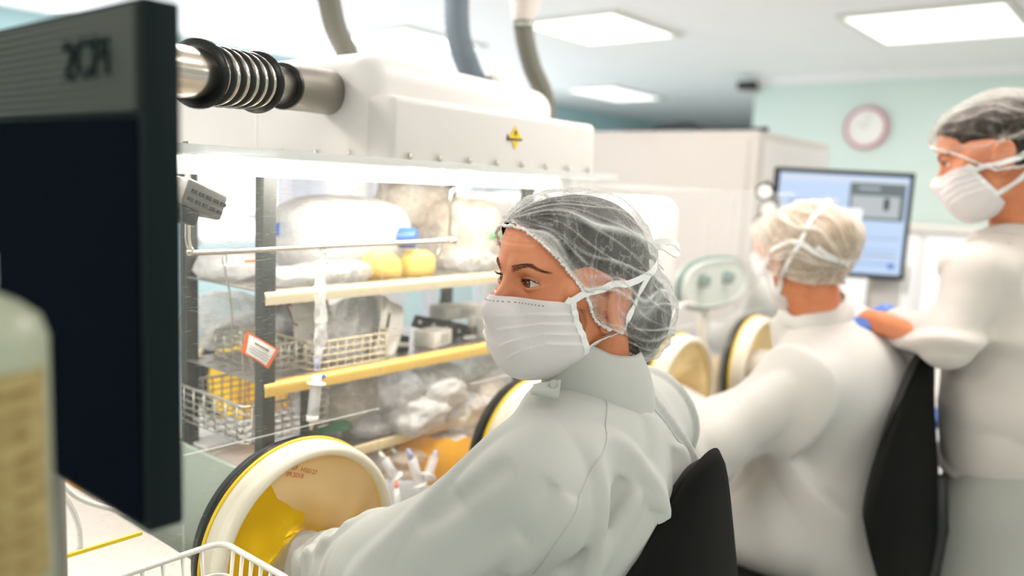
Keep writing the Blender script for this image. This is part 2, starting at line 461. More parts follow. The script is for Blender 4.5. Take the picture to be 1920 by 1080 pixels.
# hair cap gauze: dense along its creases, thin between
def gauze(name, thin, tint=(.84, .85, .82), kc=.75):
    m = mat(name, tint, .85); translucent(m, tint, .3)
    out = [n for n in m.node_tree.nodes if n.type == 'OUTPUT_MATERIAL'][0]; sh = out.inputs['Surface'].links[0].from_node
    at_ = N(m, 'ShaderNodeAttribute', attribute_name='crease'); lw = N(m, 'ShaderNodeLayerWeight'); lw.inputs['Blend'].default_value = .32
    fib = noise(m, 420, 4, .7); fr = ramp(m, fib, [(.38, (.0,)*3), (.70, (.34,)*3)])
    s1 = N(m, 'ShaderNodeMath', operation='MULTIPLY_ADD'); L(m, at_.outputs['Fac'], s1.inputs[0]); s1.inputs[1].default_value = kc; s1.inputs[2].default_value = thin
    s2 = N(m, 'ShaderNodeMath', operation='MULTIPLY_ADD'); L(m, lw.outputs['Facing'], s2.inputs[0]); s2.inputs[1].default_value = .55; L(m, s1.outputs[0], s2.inputs[2])
    s3 = N(m, 'ShaderNodeMath', operation='MULTIPLY_ADD'); L(m, fr, s3.inputs[0]); s3.inputs[1].default_value = .6; L(m, s2.outputs[0], s3.inputs[2])
    cr = N(m, 'ShaderNodeTexNoise'); cr.inputs['Scale'].default_value = 34; cr.inputs['Detail'].default_value = 2.5; cr.inputs['Distortion'].default_value = .8; L(m, coords(m, (1, 1, .6)), cr.inputs['Vector'])
    rr_ = ramp(m, cr.outputs['Fac'], [(.455, (0, 0, 0)), (.50, (.20,)*3), (.515, (.07,)*3), (.56, (0, 0, 0))])
    s3b = N(m, 'ShaderNodeMath', operation='ADD'); L(m, s3.outputs[0], s3b.inputs[0]); L(m, rr_, s3b.inputs[1]); s3 = s3b
    bump(m, cr.outputs['Fac'], .6, .004)
    s4 = N(m, 'ShaderNodeMath', operation='SUBTRACT', use_clamp=True); s4.inputs[0].default_value = 1; L(m, s3.outputs[0], s4.inputs[1])
    t = N(m, 'ShaderNodeBsdfTransparent'); mx = N(m, 'ShaderNodeMixShader')
    L(m, s4.outputs[0], mx.inputs[0]); L(m, sh.outputs[0], mx.inputs[1]); L(m, t.outputs[0], mx.inputs[2]); L(m, mx.outputs[0], out.inputs['Surface'])
    return m
M_gauze = gauze('hair_cap_gauze', .0)
M_gauzew = gauze('white_hair_cap_gauze', .30, (.80, .73, .63))
M_gauzed = gauze('sheer_hair_cap_gauze', -.10, (.55, .51, .46), .5)
M_coat2 = mat('lit_lab_coat_cotton', (.76, .74, .70), .9); translucent(M_coat2, (.8, .78, .72), .12)  # lighter coat copy; light falling from above put into its colour
# ------------------------------------------------------------------ the room
def struct(name, bm, m, smooth=False, label=None):
    o = obj(name, bm, m, None, smooth); o['kind'] = 'structure'
    if label: o['label'] = label
    return o

XL, XR, Y0, Y1, YB, XB = -6.3, 2.4, -2.4, 13.5, 6.9, -3.0
struct('floor', B((XL, Y0, -.1), (XR, Y1, 0)), M_floor)
# ceiling with openings for nothing: panels hang flush below it
struct('ceiling', B((XL, Y0, CEIL), (XR, Y1, CEIL+.1)), M_white)
struct('wall_right', B((XR, Y0, 0), (XR+.1, Y1, CEIL)), M_wall)
struct('wall_front', B((XL, Y0-.1, 0), (XR, Y0, CEIL)), M_wall)
struct('wall_back', B((XB, YB, 0), (XR, YB+.12, CEIL)), M_wall)
struct('wall_passage', B((XB, YB+.12, 0), (XB+.12, Y1, CEIL)), M_wall)
struct('wall_far', B((XL, Y1, 0), (XB+.12, Y1+.1, CEIL)), M_blue)
WIN = [(1.6, 3.1), (3.5, 5.0), (5.4, 6.9)]; WZ0, WZ1 = .95, 2.35
bm = bmesh.new(); box(bm, (XL-.1, Y0, 0), (XL, Y1, WZ0)); box(bm, (XL-.1, Y0, WZ1), (XL, Y1, CEIL))
ys = [Y0]+[v for a in WIN for v in a]+[Y1]
for i in range(0, len(ys), 2): box(bm, (XL-.1, ys[i], WZ0), (XL, ys[i+1], WZ1))
struct('wall_left', bm, M_blue)
M_pane = mat('window_glass', (.9, .95, 1), .02); seethrough(M_pane, .93)
for i, (a, b) in enumerate(WIN):
    bm = bmesh.new()
    for lo, hi in (((XL-.06, a, WZ0), (XL-.01, a+.05, WZ1)), ((XL-.06, b-.05, WZ0), (XL-.01, b, WZ1)), ((XL-.06, a, WZ0), (XL-.01, b, WZ0+.05)), ((XL-.06, a, WZ1-.05), (XL-.01, b, WZ1)), ((XL-.06, (a+b)/2-.025, WZ0), (XL-.01, (a+b)/2+.025, WZ1)), ((XL-.055, a, 1.6), (XL-.015, b, 1.65))): box(bm, lo, hi)
    o = struct('window_%d' % (i+1), bm, M_white)
    g = obj('pane', B((XL-.045, a+.04, WZ0+.04), (XL-.035, b-.04, WZ1-.04)), M_pane, o, False)
struct('baseboard_back', B((XB, YB-.012, 0), (XR, YB, .1)), M_white)
struct('trim_1', B((XB-.0, YB-.02, CEIL-.09), (XR, YB, CEIL), 0), M_white)

descr = ['square ceiling light nearest the mint wall, top right of the photo', 'bright ceiling light beside the rightmost grey hose', 'dim ceiling light between the first two grey hoses',
         'faint distant ceiling light low above the far end of the room', 'ceiling light above the window side near the isolator', 'ceiling light close to the middle window', 'fill light added right over the seated workers',
         'ceiling light over the aisle beyond the standing man', 'ceiling light behind the camera over the aisle', 'fill light added over the left end of the near isolator', 'fill light added over the aisle beside the seated workers', 'fill light added at the wall behind the camera', 'fill light added straight above the near isolator']
for (x0, x1, y0, y1, p), ds in zip(FIX, descr):
    t = thing('ceiling_light', ds, 'ceiling light', ((x0+x1)/2, (y0+y1)/2, CEIL), 'recessed ceiling lights')
    bm = bmesh.new(); f = .035
    for lo, hi in (((x0-f, y0-f), (x0, y1+f)), ((x1, y0-f), (x1+f, y1+f)), ((x0, y0-f), (x1, y0)), ((x0, y1), (x1, y1+f))): box(bm, (*lo, CEIL-.022), (*hi, CEIL))
    part('frame', bm, M_frame, t, False)
    part('diffuser', B((x0, y0, CEIL-.012), (x1, y1, CEIL-.002)), M_diff, t, False)

# clock on the mint wall
c = at(1625, 240, y=YB); c = Vector((c[0], YB, c[2]))
t = thing('wall_clock', 'round white clock with a pink rim on the mint wall', 'clock', c)
bm = bmesh.new(); MR = Matrix.Translation(c) @ Matrix.Rotation(-PI/2, 4, 'Z')
lathe(bm, [(.0, .0), (.165, 0), (.170, .02), (.165, .04), (.148, .045), (.145, .03), (0, .03)], 64, MR); part('rim', bm, M_pinkf, t, sh=40)
bm = bmesh.new(); lathe(bm, [(0, .032), (.146, .032), (.146, .029), (0, .029)], 48, MR); part('dial', bm, M_paper, t, sh=40)
for nm, ln_, w_, a in (('hour_hand', .07, .008, -60), ('minute_hand', .11, .006, 10)):
    bm = bmesh.new(); box(bm, (-w_/2, -.003, -.01), (w_/2, 0, ln_)); bmesh.ops.transform(bm, matrix=Matrix.Translation(c+Vector((0, -.034, 0))) @ Matrix.Rotation(math.radians(a), 4, 'Y'), verts=bm.verts); part(nm, bm, M_tan, t, False)
for k in range(12):
    a = k*PI/6; p = c+Vector((.125*math.sin(a), -.033, .125*math.cos(a))); part('hour_mark', B(p-Vector((.003, .002, .003)), p+Vector((.003, 0, .003))), M_tan, t, False)

# small dark box at the corner of the mint wall
p = at(1400, 160, y=6.82)
t = thing('wall_sensor', 'small black box high at the left end of the mint wall', 'sensor', (p[0], 6.86, p[2]))
part('housing', B((p[0]-.075, 6.78, p[2]-.035), (p[0]+.075, YB, p[2]+.035), .006), M_black, t)
part('bracket', B((p[0]-.02, 6.85, p[2]-.06), (p[0]+.06, YB, p[2]-.035), .004), M_tan, t)

# white cupboards under the clock, and the big beige unit beyond the isolators
t = thing('base_cabinet', 'white cupboard run with pale worktop against the mint wall', 'cabinet', (-.6, 6.6, 0))
part('body', B((-2.6, 6.35, 0), (1.6, YB-.004, 1.36), .01), M_white, t, False); part('worktop', B((-2.65, 6.3, 1.36), (1.65, YB-.004, 1.40), .008), M_cream, t)
for k in range(7): part('door', B((-2.58+k*.6, 6.33, .08), (-2.02+k*.6, 6.35, 1.33), .004), M_white, t)
for k in range(7): part('handle', B((-2.10+k*.6, 6.315, .9), (-2.08+k*.6, 6.33, 1.1), .004), M_chrome, t)

t = thing('air_handling_unit', 'tall beige unit standing behind the isolators, open rim on top', 'machine', (-2.1, 3.9, 0))
o = part('body', B((-2.75, 3.44, 0), (-1.46, 4.36, 1.84), .012), M_beige, t, sh=30)
part('front_panel', B((-2.72, 3.428, .1), (-1.50, 3.44, 1.80), .004), M_beige, t, sh=30)
part('side_panel', B((-1.46, 3.50, .1), (-1.448, 4.30, 1.80), .004), M_hood, t, sh=30)
bm = bmesh.new(); rnd = random.Random(4)
pts = [(-2.2+.75*k/14, 3.5, 1.845+.012*rnd.random()+(.02 if 3 < k < 8 else 0)) for k in range(15)]
tube(bm, pts, .011, 8); part('cable', bm, M_dark, t)
part('hinge', B((-1.462, 4.22, 1.55), (-1.436, 4.25, 1.68), .003), M_steel, t, False)
# ------------------------------------------------------------------ isolator with glove ports
PX = -1.0           # plane of the front pane
def pane_with_holes(x, y0, y1, z0, z1, holes, m, name, root, th=.008):
    """vertical pane at x with round holes (y, z, r)"""
    bm = bmesh.new(); ys = [y0]; hs = sorted(holes)
    cells = []; cur = y0
    for (hy, hz, r) in hs:
        a, b = hy-r-.03, hy+r+.03; cells.append((cur, a, None)); cells.append((a, b, (hy, hz, r))); cur = b
    cells.append((cur, y1, None))
    for a, b, h in cells:
        if b-a < 1e-4: continue
        if h is None:
            v = [bm.verts.new((x, yy, zz)) for yy, zz in ((a, z0), (b, z0), (b, z1), (a, z1))]; bm.faces.new(v); continue
        hy, hz, r = h; n = 64; s0, s1 = hz-r-.03, hz+r+.03
        for zz0, zz1 in ((z0, s0), (s1, z1)):
            if zz1-zz0 > 1e-4: bm.faces.new([bm.verts.new((x, yy, zz)) for yy, zz in ((a, zz0), (b, zz0), (b, zz1), (a, zz1))])
        R1 = []; R2 = []
        for k in range(n):
            t = 2*PI*k/n+PI/4; cx, cz = math.cos(t), math.sin(t); q = (r+.03)/max(abs(cx), abs(cz))
            R1.append(bm.verts.new((x, hy+cx*r, hz+cz*r))); R2.append(bm.verts.new((x, hy+cx*q, hz+cz*q)))
        for k in range(n): bm.faces.new((R1[k], R1[(k+1) % n], R2[(k+1) % n], R2[k]))
    bmesh.ops.remove_doubles(bm, verts=bm.verts, dist=1e-5)
    r = bmesh.ops.extrude_face_region(bm, geom=bm.faces[:]); vs = [g for g in r['geom'] if isinstance(g, bmesh.types.BMVert)]
    bmesh.ops.translate(bm, vec=(-th, 0, 0), verts=vs)
    return part(name, bm, m, root, smooth=False)


PR = .156
def glove_port(root, c, arm, seed, side=1, hand=True, label=None, sl=None, cuff=None):
    """ring on the pane with its gauntlet; c centre on the pane, arm = path the sleeve follows inward (world points)"""
    c = Vector(c); MT = Matrix.Translation(c) @ Matrix.Scale(side, 4, Vector((1, 0, 0)))
    bm = bmesh.new(); lathe(bm, [(PR-.012, -.022), (PR-.002, -.022), (PR-.002, -.012), (PR-.001, -.008), (PR-.001, 0), (PR+.008, .001), (PR+.0095, .006), (PR+.008, .011), (PR-.004, .012), (PR-.012, .0)], 96, MT, closed=True)
    g = part('glove_port', bm, M_rubber, root, sh=50, label=label)
    bm = bmesh.new(); lathe(bm, [(PR-.004, .011), (PR+.007, .011), (PR+.0085, .014), (PR+.007, .017), (PR-.004, .017)], 96, MT, closed=True); part('lock_ring', bm, M_yel, g, sh=50)
    bm = bmesh.new(); lathe(bm, [(PR-.010, .016), (PR+.0050, .016), (PR+.0055, .032), (PR+.003, .035), (PR+.003, .037), (PR+.0045, .040), (PR+.003, .051), (PR-.001, .057), (PR-.006, .059), (PR-.011, .056), (PR-.0135, .048), (PR-.014, .036), (PR-.014, .016)], 96, MT, closed=True)
    part('rim', bm, M_rim, g, sh=60)
    bm = bmesh.new(); lathe(bm, [(PR-.0135, .042), (PR-.0120, .0440), (PR-.0135, .046), (PR-.0150, .0440)], 96, MT, closed=True); part('seam_line', bm, M_yel, g)
    # gauntlet: funnel from the ring to the cuff, then along the arm to the hand
    P = [np.array(p, float) for p in arm]; rs = np.random.RandomState(seed); ph = rs.uniform(0, 6.28, 6); ca = np.array(c)
    n = 96; rows = []
    def ringpt(phi): return ca+np.array([side*.040, (PR-.0135)*math.cos(phi), (PR-.0135)*math.sin(phi)])
    rad = [.064, .060, .054, .048, .043, .036]
    path = spline(P, 4); m = len(path)
    for j in range(15):
        s = j/14; row = []
        e = 1-(1-s)**1.6
        for k in range(n):
            phi = 2*PI*k/n; a = ringpt(phi); q = path[0]+np.array([0, math.cos(phi), math.sin(phi)])*rad[0]
            p = a*(1-e)+q*e
            p[0] = a[0]+(q[0]-a[0])*(s**2.2)
            amp = .018*math.sin(PI*min(1, s*1.02))**.8
            wv = math.sin(3*phi+ph[0]+s*1.5)+.7*math.sin(5*phi+ph[1]-s*2)+.45*math.sin(8*phi+ph[2])
            p[0] += side*amp*wv*.5; p[1:] += -amp*.35*wv*np.array([math.cos(phi), math.sin(phi)])*(s)
            row.append(p)
        rows.append(row)
    for i in range(1, m):
        u = i/(m-1); r0 = np.interp(u, np.linspace(0, 1, 6), rad); t = path[min(i+1, m-1)]-path[i-1]; t /= np.linalg.norm(t)
        a1 = np.array([0, 1, 0])-t*t[1]; a1 /= np.linalg.norm(a1); a2 = np.cross(t, a1); a2 *= np.sign(a2[2]) if abs(a2[2]) > .01 else 1
        row = []
        for k in range(n):
            phi = 2*PI*k/n; rr = r0*(1+.06*math.sin(3*phi+u*9+ph[3])+.05*math.sin(u*40+2*math.sin(phi+ph[4])))
            row.append(path[i]+(a1*math.cos(phi)+a2*math.sin(phi))*rr)
        rows.append(row)
    V = np.array(rows).reshape(-1, 3); F = np.array([(j*n+k, j*n+(k+1) % n, (j+1)*n+(k+1) % n, (j+1)*n+k) for j in range(len(rows)-1) for k in range(n)])
    part('gauntlet', np_mesh('gauntlet', V, F), sl or M_sleeve, g)
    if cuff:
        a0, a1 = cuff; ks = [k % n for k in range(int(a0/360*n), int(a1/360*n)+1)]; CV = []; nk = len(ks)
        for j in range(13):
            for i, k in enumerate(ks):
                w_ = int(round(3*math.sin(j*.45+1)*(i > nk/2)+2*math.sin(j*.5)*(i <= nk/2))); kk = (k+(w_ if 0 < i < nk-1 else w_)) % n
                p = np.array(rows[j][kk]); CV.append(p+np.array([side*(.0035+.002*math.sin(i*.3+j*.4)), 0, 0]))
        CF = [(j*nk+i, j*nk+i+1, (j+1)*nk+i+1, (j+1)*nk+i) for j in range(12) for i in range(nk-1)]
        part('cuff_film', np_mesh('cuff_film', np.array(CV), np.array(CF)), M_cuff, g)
    if hand:
        d = path[-1]-path[-3]; d /= np.linalg.norm(d)
        V, F = hand_net(path[-1]-d*.01, d, np.array([0, 0, 1.]), 1, curl=.55, h=.0032, fat=1.12); part('glove_hand', np_mesh('glove_hand', V, F), M_glove, g)
    return g


def hand_net(w, d, up, side, curl=.4, h=.0028, fat=1.0, cuff=.03, thumb=.6):
    """hand from the wrist w pointing along d, back of the hand towards up; side +1 puts the thumb at d x up"""
    d = d/np.linalg.norm(d); up = up-d*(up @ d); up = up/np.linalg.norm(up); s = np.cross(d, up)*side
    def W(a, b, c): return w+d*a+s*b+up*c
    segs = []; pal = []
    for k, (bx, l) in enumerate(((.027, .072), (.009, .080), (-.010, .075), (-.027, .058))):
        base = W(.088-.004*abs(k-1.3), bx, 0); a = 0; p = base; L1 = [l*.45, l*.30, l*.25]; dirn = d+s*(bx*1.6)
        r = .0092-.0006*(k == 3)
        for q, ll in enumerate(L1):
            a += curl*(.75+.12*k)*(1 if q else .8); v = dirn*math.cos(a)-up*math.sin(a); v /= np.linalg.norm(v); p2 = p+v*ll
            segs.append((p, p2, (r-.0007*q)*fat, (r-.0007*(q+1))*fat)); p = p2
        pal.append((W(.01, bx*.7, 0), base, .0135*fat, .0115*fat))
    tb = [(W(.022, .022, -.004), W(.052, .043, -.012), .013*fat, .0115*fat), (W(.052, .043, -.012), W(.052, .043, -.012)+(d*.8+s*(.55-thumb*.5)-up*thumb*.6)*.031, .0112*fat, .010*fat)]
    p = tb[1][1]; tb.append((p, p+(d*.95-s*.15-up*.35)*.027, .0098*fat, .0085*fat))
    def f(P):
        D = rc(P, W(-cuff, 0, 0), W(.012, 0, 0), .026*fat, .024*fat)
        for a, b, ra, rb in pal: D = smin(D, rc(P, a, b, ra, rb), .012)
        for a, b, ra, rb in tb: D = smin(D, rc(P, a, b, ra, rb), .007)
        G = None
        for i in range(4):
            g = None
            for a, b, ra, rb in segs[3*i:3*i+3]:
                q = rc(P, a, b, ra, rb); g = q if g is None else smin(g, q, .002)
            G = g if G is None else np.minimum(G, g)
        return smin(D, G, .005)
    lo = np.min([np.min([a, b], 0) for a, b, _, _ in segs+pal+tb]+[W(-cuff, 0, 0)], 0)-.035; hi = np.max([np.max([a, b], 0) for a, b, _, _ in segs+pal+tb]+[W(-cuff, 0, 0)], 0)+.035
    return nets(f, lo, hi, h)


ISO = thing('isolator', 'clear-walled glove box with a white rounded housing on top, in front of the nearest worker', 'isolator', (-1.4, 1.0, 0))
YA, YE = .37, 1.56; BX = -1.95; ZT = 1.575; ZW = .80
part('top_plate', B((BX, YA, ZT), (PX+.012, YE, ZT+.010), .002, 1), M_acr, ISO, False)
# bright cut edges of the acrylic
bm = bmesh.new(); box(bm, (PX+.0122, YA, ZT-.001), (PX+.0145, YE, ZT+.011)); box(bm, (PX-.06, YA, ZT-.028), (PX-.052, YE-.06, ZT-.0005)); part('top_edge_strip', bm, M_acre, ISO, False)
pane_with_holes(PX, YA+.02, 1.50, ZW, ZT, [(.712, .995, PR-.012), (1.287, 1.0, PR-.012)], M_acr, 'front_pane', ISO)
pane_with_holes(BX+.01, YA+.02, 1.50, ZW, ZT, [(.75, 1.0, PR-.012), (1.25, 1.0, PR-.012)], M_acr, 'rear_pane', ISO)
part('end_pane', B((BX+.01, 1.492, ZW), (PX, 1.50, ZT)), M_acr, ISO, False)
part('lower_edge_strip', B((PX+.001, YA, 1.078), (PX+.005, .477, 1.0825)), M_yel, ISO, False, label='yellow cut edge of the pane')
# tub
bm = bmesh.new(); box(bm, (BX, YA, ZW-.05), (PX+.0, 1.52, ZW), .006); box(bm, (BX, YA, ZW), (BX+.03, 1.5, ZW+.04), .003); part('work_deck', bm, M_deck, ISO, sh=30)
part('bulkhead', B((-1.62, .70, ZW), (-1.10, .708, 1.075), .002), M_gdev, ISO, False)
part('base_frame', B((BX+.04, YA+.05, .62), (PX-.06, 1.48, ZW-.05), .01), M_cream, ISO, sh=30)
for x in (BX+.1, PX-.14):
    for y in (.40, 1.40): part('leg', B((x, y, .0), (x+.05, y+.05, .62), .006), M_steel, ISO, sh=30)

# white housing
def hood():
    bm = bmesh.new(); y0, y1 = .895, 1.487
    def prof(xf, zt, xr, r, n=7):
        pts = [(xf, 1.585)]
        for k in range(n+1): a = PI/2*k/n; pts.append((xf-r+r*math.cos(a), zt-r+r*math.sin(a)))
        for k in range(n+1): a = PI/2*k/n; pts.append((xr+r-r*math.sin(a), zt-r+r*math.cos(a)))
        pts.append((xr, 1.585)); return pts
    return bm
def rounded_block(lo, hi, r, seg=5):
    bm = bmesh.new(); box(bm, lo, hi); es = [e for e in bm.edges if max(v.co.z for v in e.verts) > lo[2]+1e-4]
    bmesh.ops.bevel(bm, geom=es, offset=r, segments=seg, profile=.5, affect='EDGES'); return bm
part('housing_base', rounded_block((BX+.03, .895, 1.585), (-1.0, 1.487, 1.690), .014), M_hood, ISO, sh=50)
o = part('housing_cover', rounded_block((BX+.10, .88, 1.585), (-1.045, 1.60, 1.765), .05, 8), M_hood, ISO, sh=60)
for v in o.data.vertices:       # the cover steps back and lowers towards its far end
    wy = v.co.y+1.0; wx = v.co.x-1.4
    s = max(0, (wy-.90)/.65)
    if wx > -1.5: v.co.x -= .06*min(1, s)
    if wy > 1.4: v.co.y -= .11
part('seam', B((-1.3625, .8785, 1.60), (-1.358, .881, 1.72)), M_paper, ISO, False)
for y in (.93, 1.0, 1.075, 1.15, 1.225, 1.30, 1.375, 1.45):
    bm = bmesh.new(); lathe(bm, [(0, .012), (.003, .012), (.0042, .009), (.0042, 0), (0, 0)], 12, Matrix.Translation((-.992, y, 1.585)) @ Matrix.Rotation(-PI/2, 4, 'Y')); part('screw', bm, M_steel, ISO, sh=40)
for x in (-1.08, -1.17, -1.27, -1.38, -1.5):
    bm = bmesh.new(); lathe(bm, [(0, .012), (.003, .012), (.0042, .009), (.0042, 0), (0, 0)], 12, Matrix.Translation((x, .873, 1.585)) @ Matrix.Rotation(-PI/2, 4, 'Y')); part('screw', bm, M_steel, ISO, sh=40)
part('seam_plate', B((-1.40, .872, 1.585), (-1.34, .876, 1.590)), M_steel, ISO, False)
# warning sticker: two yellow triangles with a dark stripe
wp = at(966, 258, x=-.999)
bm = bmesh.new()
def tri(bm, pts, x0=-.9990, x1=-.9984):
    a = [bm.verts.new((x1, wp[1]+p[0], wp[2]+p[1])) for p in pts]; b = [bm.verts.new((x0, wp[1]+p[0], wp[2]+p[1])) for p in pts]
    bm.faces.new(a); bm.faces.new(b[::-1]); n = len(pts)
    for k in range(n): bm.faces.new((a[k], a[(k+1) % n], b[(k+1) % n], b[k]))
tri(bm, [(-.020, -.002), (.020, -.002), (0, .022)]); tri(bm, [(-.010, -.007), (.012, -.007), (.001, -.022)]); wl = part('warning_sticker', bm, M_yel, ISO, False)
bm = bmesh.new(); tri(bm, [(-.024, -.007), (.022, -.004), (.022, -.0015), (-.024, -.002)]); tri(bm, [(-.024, -.002), (-.024, .006), (-.018, -.002)]); tri(bm, [(-.003, .004), (.003, .004), (.003, .013), (-.003, .013)], -.9988, -.9979); part('sticker_mark', bm, M_dark, wl, False)

# glove ports of the near worker and, opposite, of the far side
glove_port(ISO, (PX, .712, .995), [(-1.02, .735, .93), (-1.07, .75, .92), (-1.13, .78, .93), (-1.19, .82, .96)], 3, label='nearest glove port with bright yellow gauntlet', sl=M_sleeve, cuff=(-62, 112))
glove_port(ISO, (PX, 1.287, 1.0), [(-1.03, 1.25, .98), (-1.09, 1.20, .97), (-1.16, 1.14, .98), (-1.21, 1.08, .99)], 8, label='glove port half hidden by the near worker', sl=M_sleeve)
for y, s in ((.75, 11), (1.25, 12)):
    glove_port(ISO, (BX, y, 1.0), [(BX+.03, y, .97), (BX+.07, y, .9), (BX+.08, y, .86), (BX+.08, y+.01, .84)], s, side=-1, hand=False, label='empty glove port on the far side')
pg = [o for o in ISO.children if o.name.startswith('glove_port')][0]
# print on the nearest gauntlet, on its own small flat patch near the ring
import mathutils
def print_line(s, px, py, size, tilt):
    from mathutils.bvhtree import BVHTree
    p = at(px, py, x=PX+.020)
    Mx = Matrix.Translation(Vector(p)) @ Matrix.Rotation(PI/2, 4, 'Z') @ Matrix.Rotation(PI/2, 4, 'X') @ Matrix.Rotation(tilt, 4, 'Z')
    o = text_mesh(s, size, Mx, M_red, 'printed_code', pg, .0002)
    g = [c for c in pg.children if c.name.startswith('gauntlet')][0]; me = g.data; off = Vector(ISO.location)
    bv = BVHTree.FromPolygons([tuple(v.co) for v in me.vertices], [tuple(q.vertices) for q in me.polygons])
    for v in o.data.vertices:
        h = bv.ray_cast(Vector((PX+.2-off.x, v.co.y, v.co.z)), Vector((-1, 0, 0)))[0]
        if h: v.co.x = h.x+.0062+(v.co.x-(PX+.020-off.x))*.5
    return o
print_line('REF  HS0127', 548, 872, .0095, -.42); print_line('09.2018', 532, 882, .0095, -.36)
# ------------------------------------------------------------------ second isolator, beyond
I2 = thing('isolator', 'second clear isolator, blurred, in front of the farther seated worker', 'isolator', (-1.4, 2.4, 0))
Z2 = 1.555
part('top_plate', B((BX, 1.68, Z2), (PX+.012, 2.66, Z2+.010), .002, 1), M_acr, I2, False)
pane_with_holes(PX, 1.70, 2.63, ZW, Z2, [(1.90, 1.02, PR-.012), (2.40, 1.02, PR-.012)], M_acr, 'front_pane', I2)
part('end_pane', B((BX+.01, 1.70, ZW), (PX-.008, 1.708, Z2)), M_acr, I2, False)
part('work_deck', B((BX, 1.70, ZW-.05), (PX, 2.63, ZW), .006), M_shelf, I2, sh=30)
part('base_frame', B((BX+.04, 1.75, .62), (PX-.06, 2.60, ZW-.05), .01), M_cream, I2, sh=30)
for x in (BX+.1, PX-.14):
    for y in (1.8, 2.5): part('leg', B((x, y, .0), (x+.05, y+.05, .62), .006), M_steel, I2, sh=30)
o = part('inner_duct', rounded_block((-1.9, 2.12, ZW), (-1.36, 2.60, 1.53), .06, 6), M_hood, I2, sh=60)
part('filter_box', B((-1.9, 1.75, 1.40), (-1.45, 2.10, 1.52), .02, 3), M_hood, I2, sh=50)
glove_port(I2, (PX, 1.90, 1.02), [(-1.03, 1.92, 1.0), (-1.09, 1.95, .98), (-1.15, 1.99, .98), (-1.20, 2.03, .99)], 21, label='pale yellow glove port just behind the near worker', sl=M_sleevec)
glove_port(I2, (PX, 2.40, 1.02), [(-1.03, 2.37, 1.0), (-1.09, 2.32, .98), (-1.15, 2.26, .98), (-1.20, 2.21, .99)], 22, label='glove port beside the farther worker', sl=M_sleevec)
# grey-green hatch with two dark knobs seen through the pane
def hatch():
    c = Vector(at(1322, 528, x=-1.20)); t = thing('transfer_hatch', 'grey-green rounded hatch with two dark round knobs inside the second isolator', 'hatch', c)
    V = []; n = 48; F = []; prof = [(0, .0), (.9, 0), (1, .012), (1, .04), (.93, .05), (.90, .042), (.0, .042)]
    def P(k, s, h):
        a = 2*PI*k/n; y = .24*math.copysign(abs(math.cos(a))**.75, math.cos(a))*s; z = .080*math.copysign(abs(math.sin(a))**.8, math.sin(a))*s
        return (c.x+h, c.y+y, c.z+z+.25*y*0)
    for s, h in prof: V += [P(k, s, h) for k in range(n)]
    F = [(i*n+k, i*n+(k+1) % n, (i+1)*n+(k+1) % n, (i+1)*n+k) for i in range(len(prof)-1) for k in range(n)]
    part('door_plate', np_mesh('d', np.array(V), np.array(F)), M_gdev2, t, sh=40)
    bm = bmesh.new(); tube(bm, [P(k, 1.0, .03) for k in range(n)], .010, 8, closed=True); part('gasket', bm, M_dgreen, t)
    for dy in (-.12, .06):
        bm = bmesh.new(); lathe(bm, [(0, .07), (.018, .07), (.022, .06), (.022, .042), (0, .042)], 24, Matrix.Translation((c.x, c.y+dy, c.z+.015))); part('knob', bm, M_dgreen, t, sh=40)
    bm = bmesh.new(); tube(bm, [(c.x, c.y, c.z-.08), (c.x, c.y, c.z-.2), (c.x, c.y, ZW)], .02, 12); part('stand', bm, M_cream, t)
M_gdev2 = mat('sage_plate', (.60, .66, .60), .5); M_dgreen = mat('dark_green_rubber', (.10, .20, .17), .5)
hatch()
p0 = at(1255, 600, x=-1.10); p1 = at(1290, 570, x=-1.15); p2 = at(1325, 600, x=-1.2)
t = thing('tube_loop', 'bent white tube arching below the grey-green hatch', 'tube', Vector(p0))
q = [(p0[0], p0[1], ZW), (p0[0], p0[1], p0[2]-.02), tuple(p0)]+[tuple(v) for v in (at(1272, 576, x=-1.12), p1, at(1312, 580, x=-1.18), p2)]+[(p2[0], p2[1], p2[2]-.06), (p2[0], p2[1], ZW)]
part('tube', T(spline(q, 6), .009, 12), M_hood, t)

# ------------------------------------------------------------------ ducts and hoses over the isolators
EX = thing('exhaust_duct', 'shiny metal duct with black bellows entering the white housing', 'duct', (-1.17, .7, 1.70))
a = np.array(at(335, 133, y=.50)); b = np.array(at(620, 174, y=.885)); ax = (b-a)/np.linalg.norm(b-a)
def along(s): return Vector(a+(b-a)*s)
R1 = .031
def DT(s): # frame with local X along the duct
    x = Vector(ax); z = Vector((0, 0, 1)); y = z.cross(x).normalized(); z = x.cross(y)
    M = Matrix((x, y, z)).transposed().to_4x4(); M.translation = along(s); return M
LN = float(np.linalg.norm(b-a))
bm = bmesh.new(); lathe(bm, [(0, -.06), (R1, -.06), (R1, .0), (R1, .06), (R1*.9, .065), (R1*.9, LN-.07), (R1*.9, LN-.03), (0, LN-.03)], 40, DT(0)); _e = along(0)-Vector(ax)*.05; part('elbow', T(spline([tuple(_e), tuple(_e-Vector(ax)*.03), tuple(_e-Vector(ax)*.055+Vector((-.03, 0, 0))), (_e.x-.12, _e.y-.06, _e.z), (_e.x-1.0, _e.y-.06, _e.z)], 6), R1*.98, 24), M_chrome, EX); part('pipe', bm, M_chrome, EX, sh=40)
s0, s1 = .09, .42
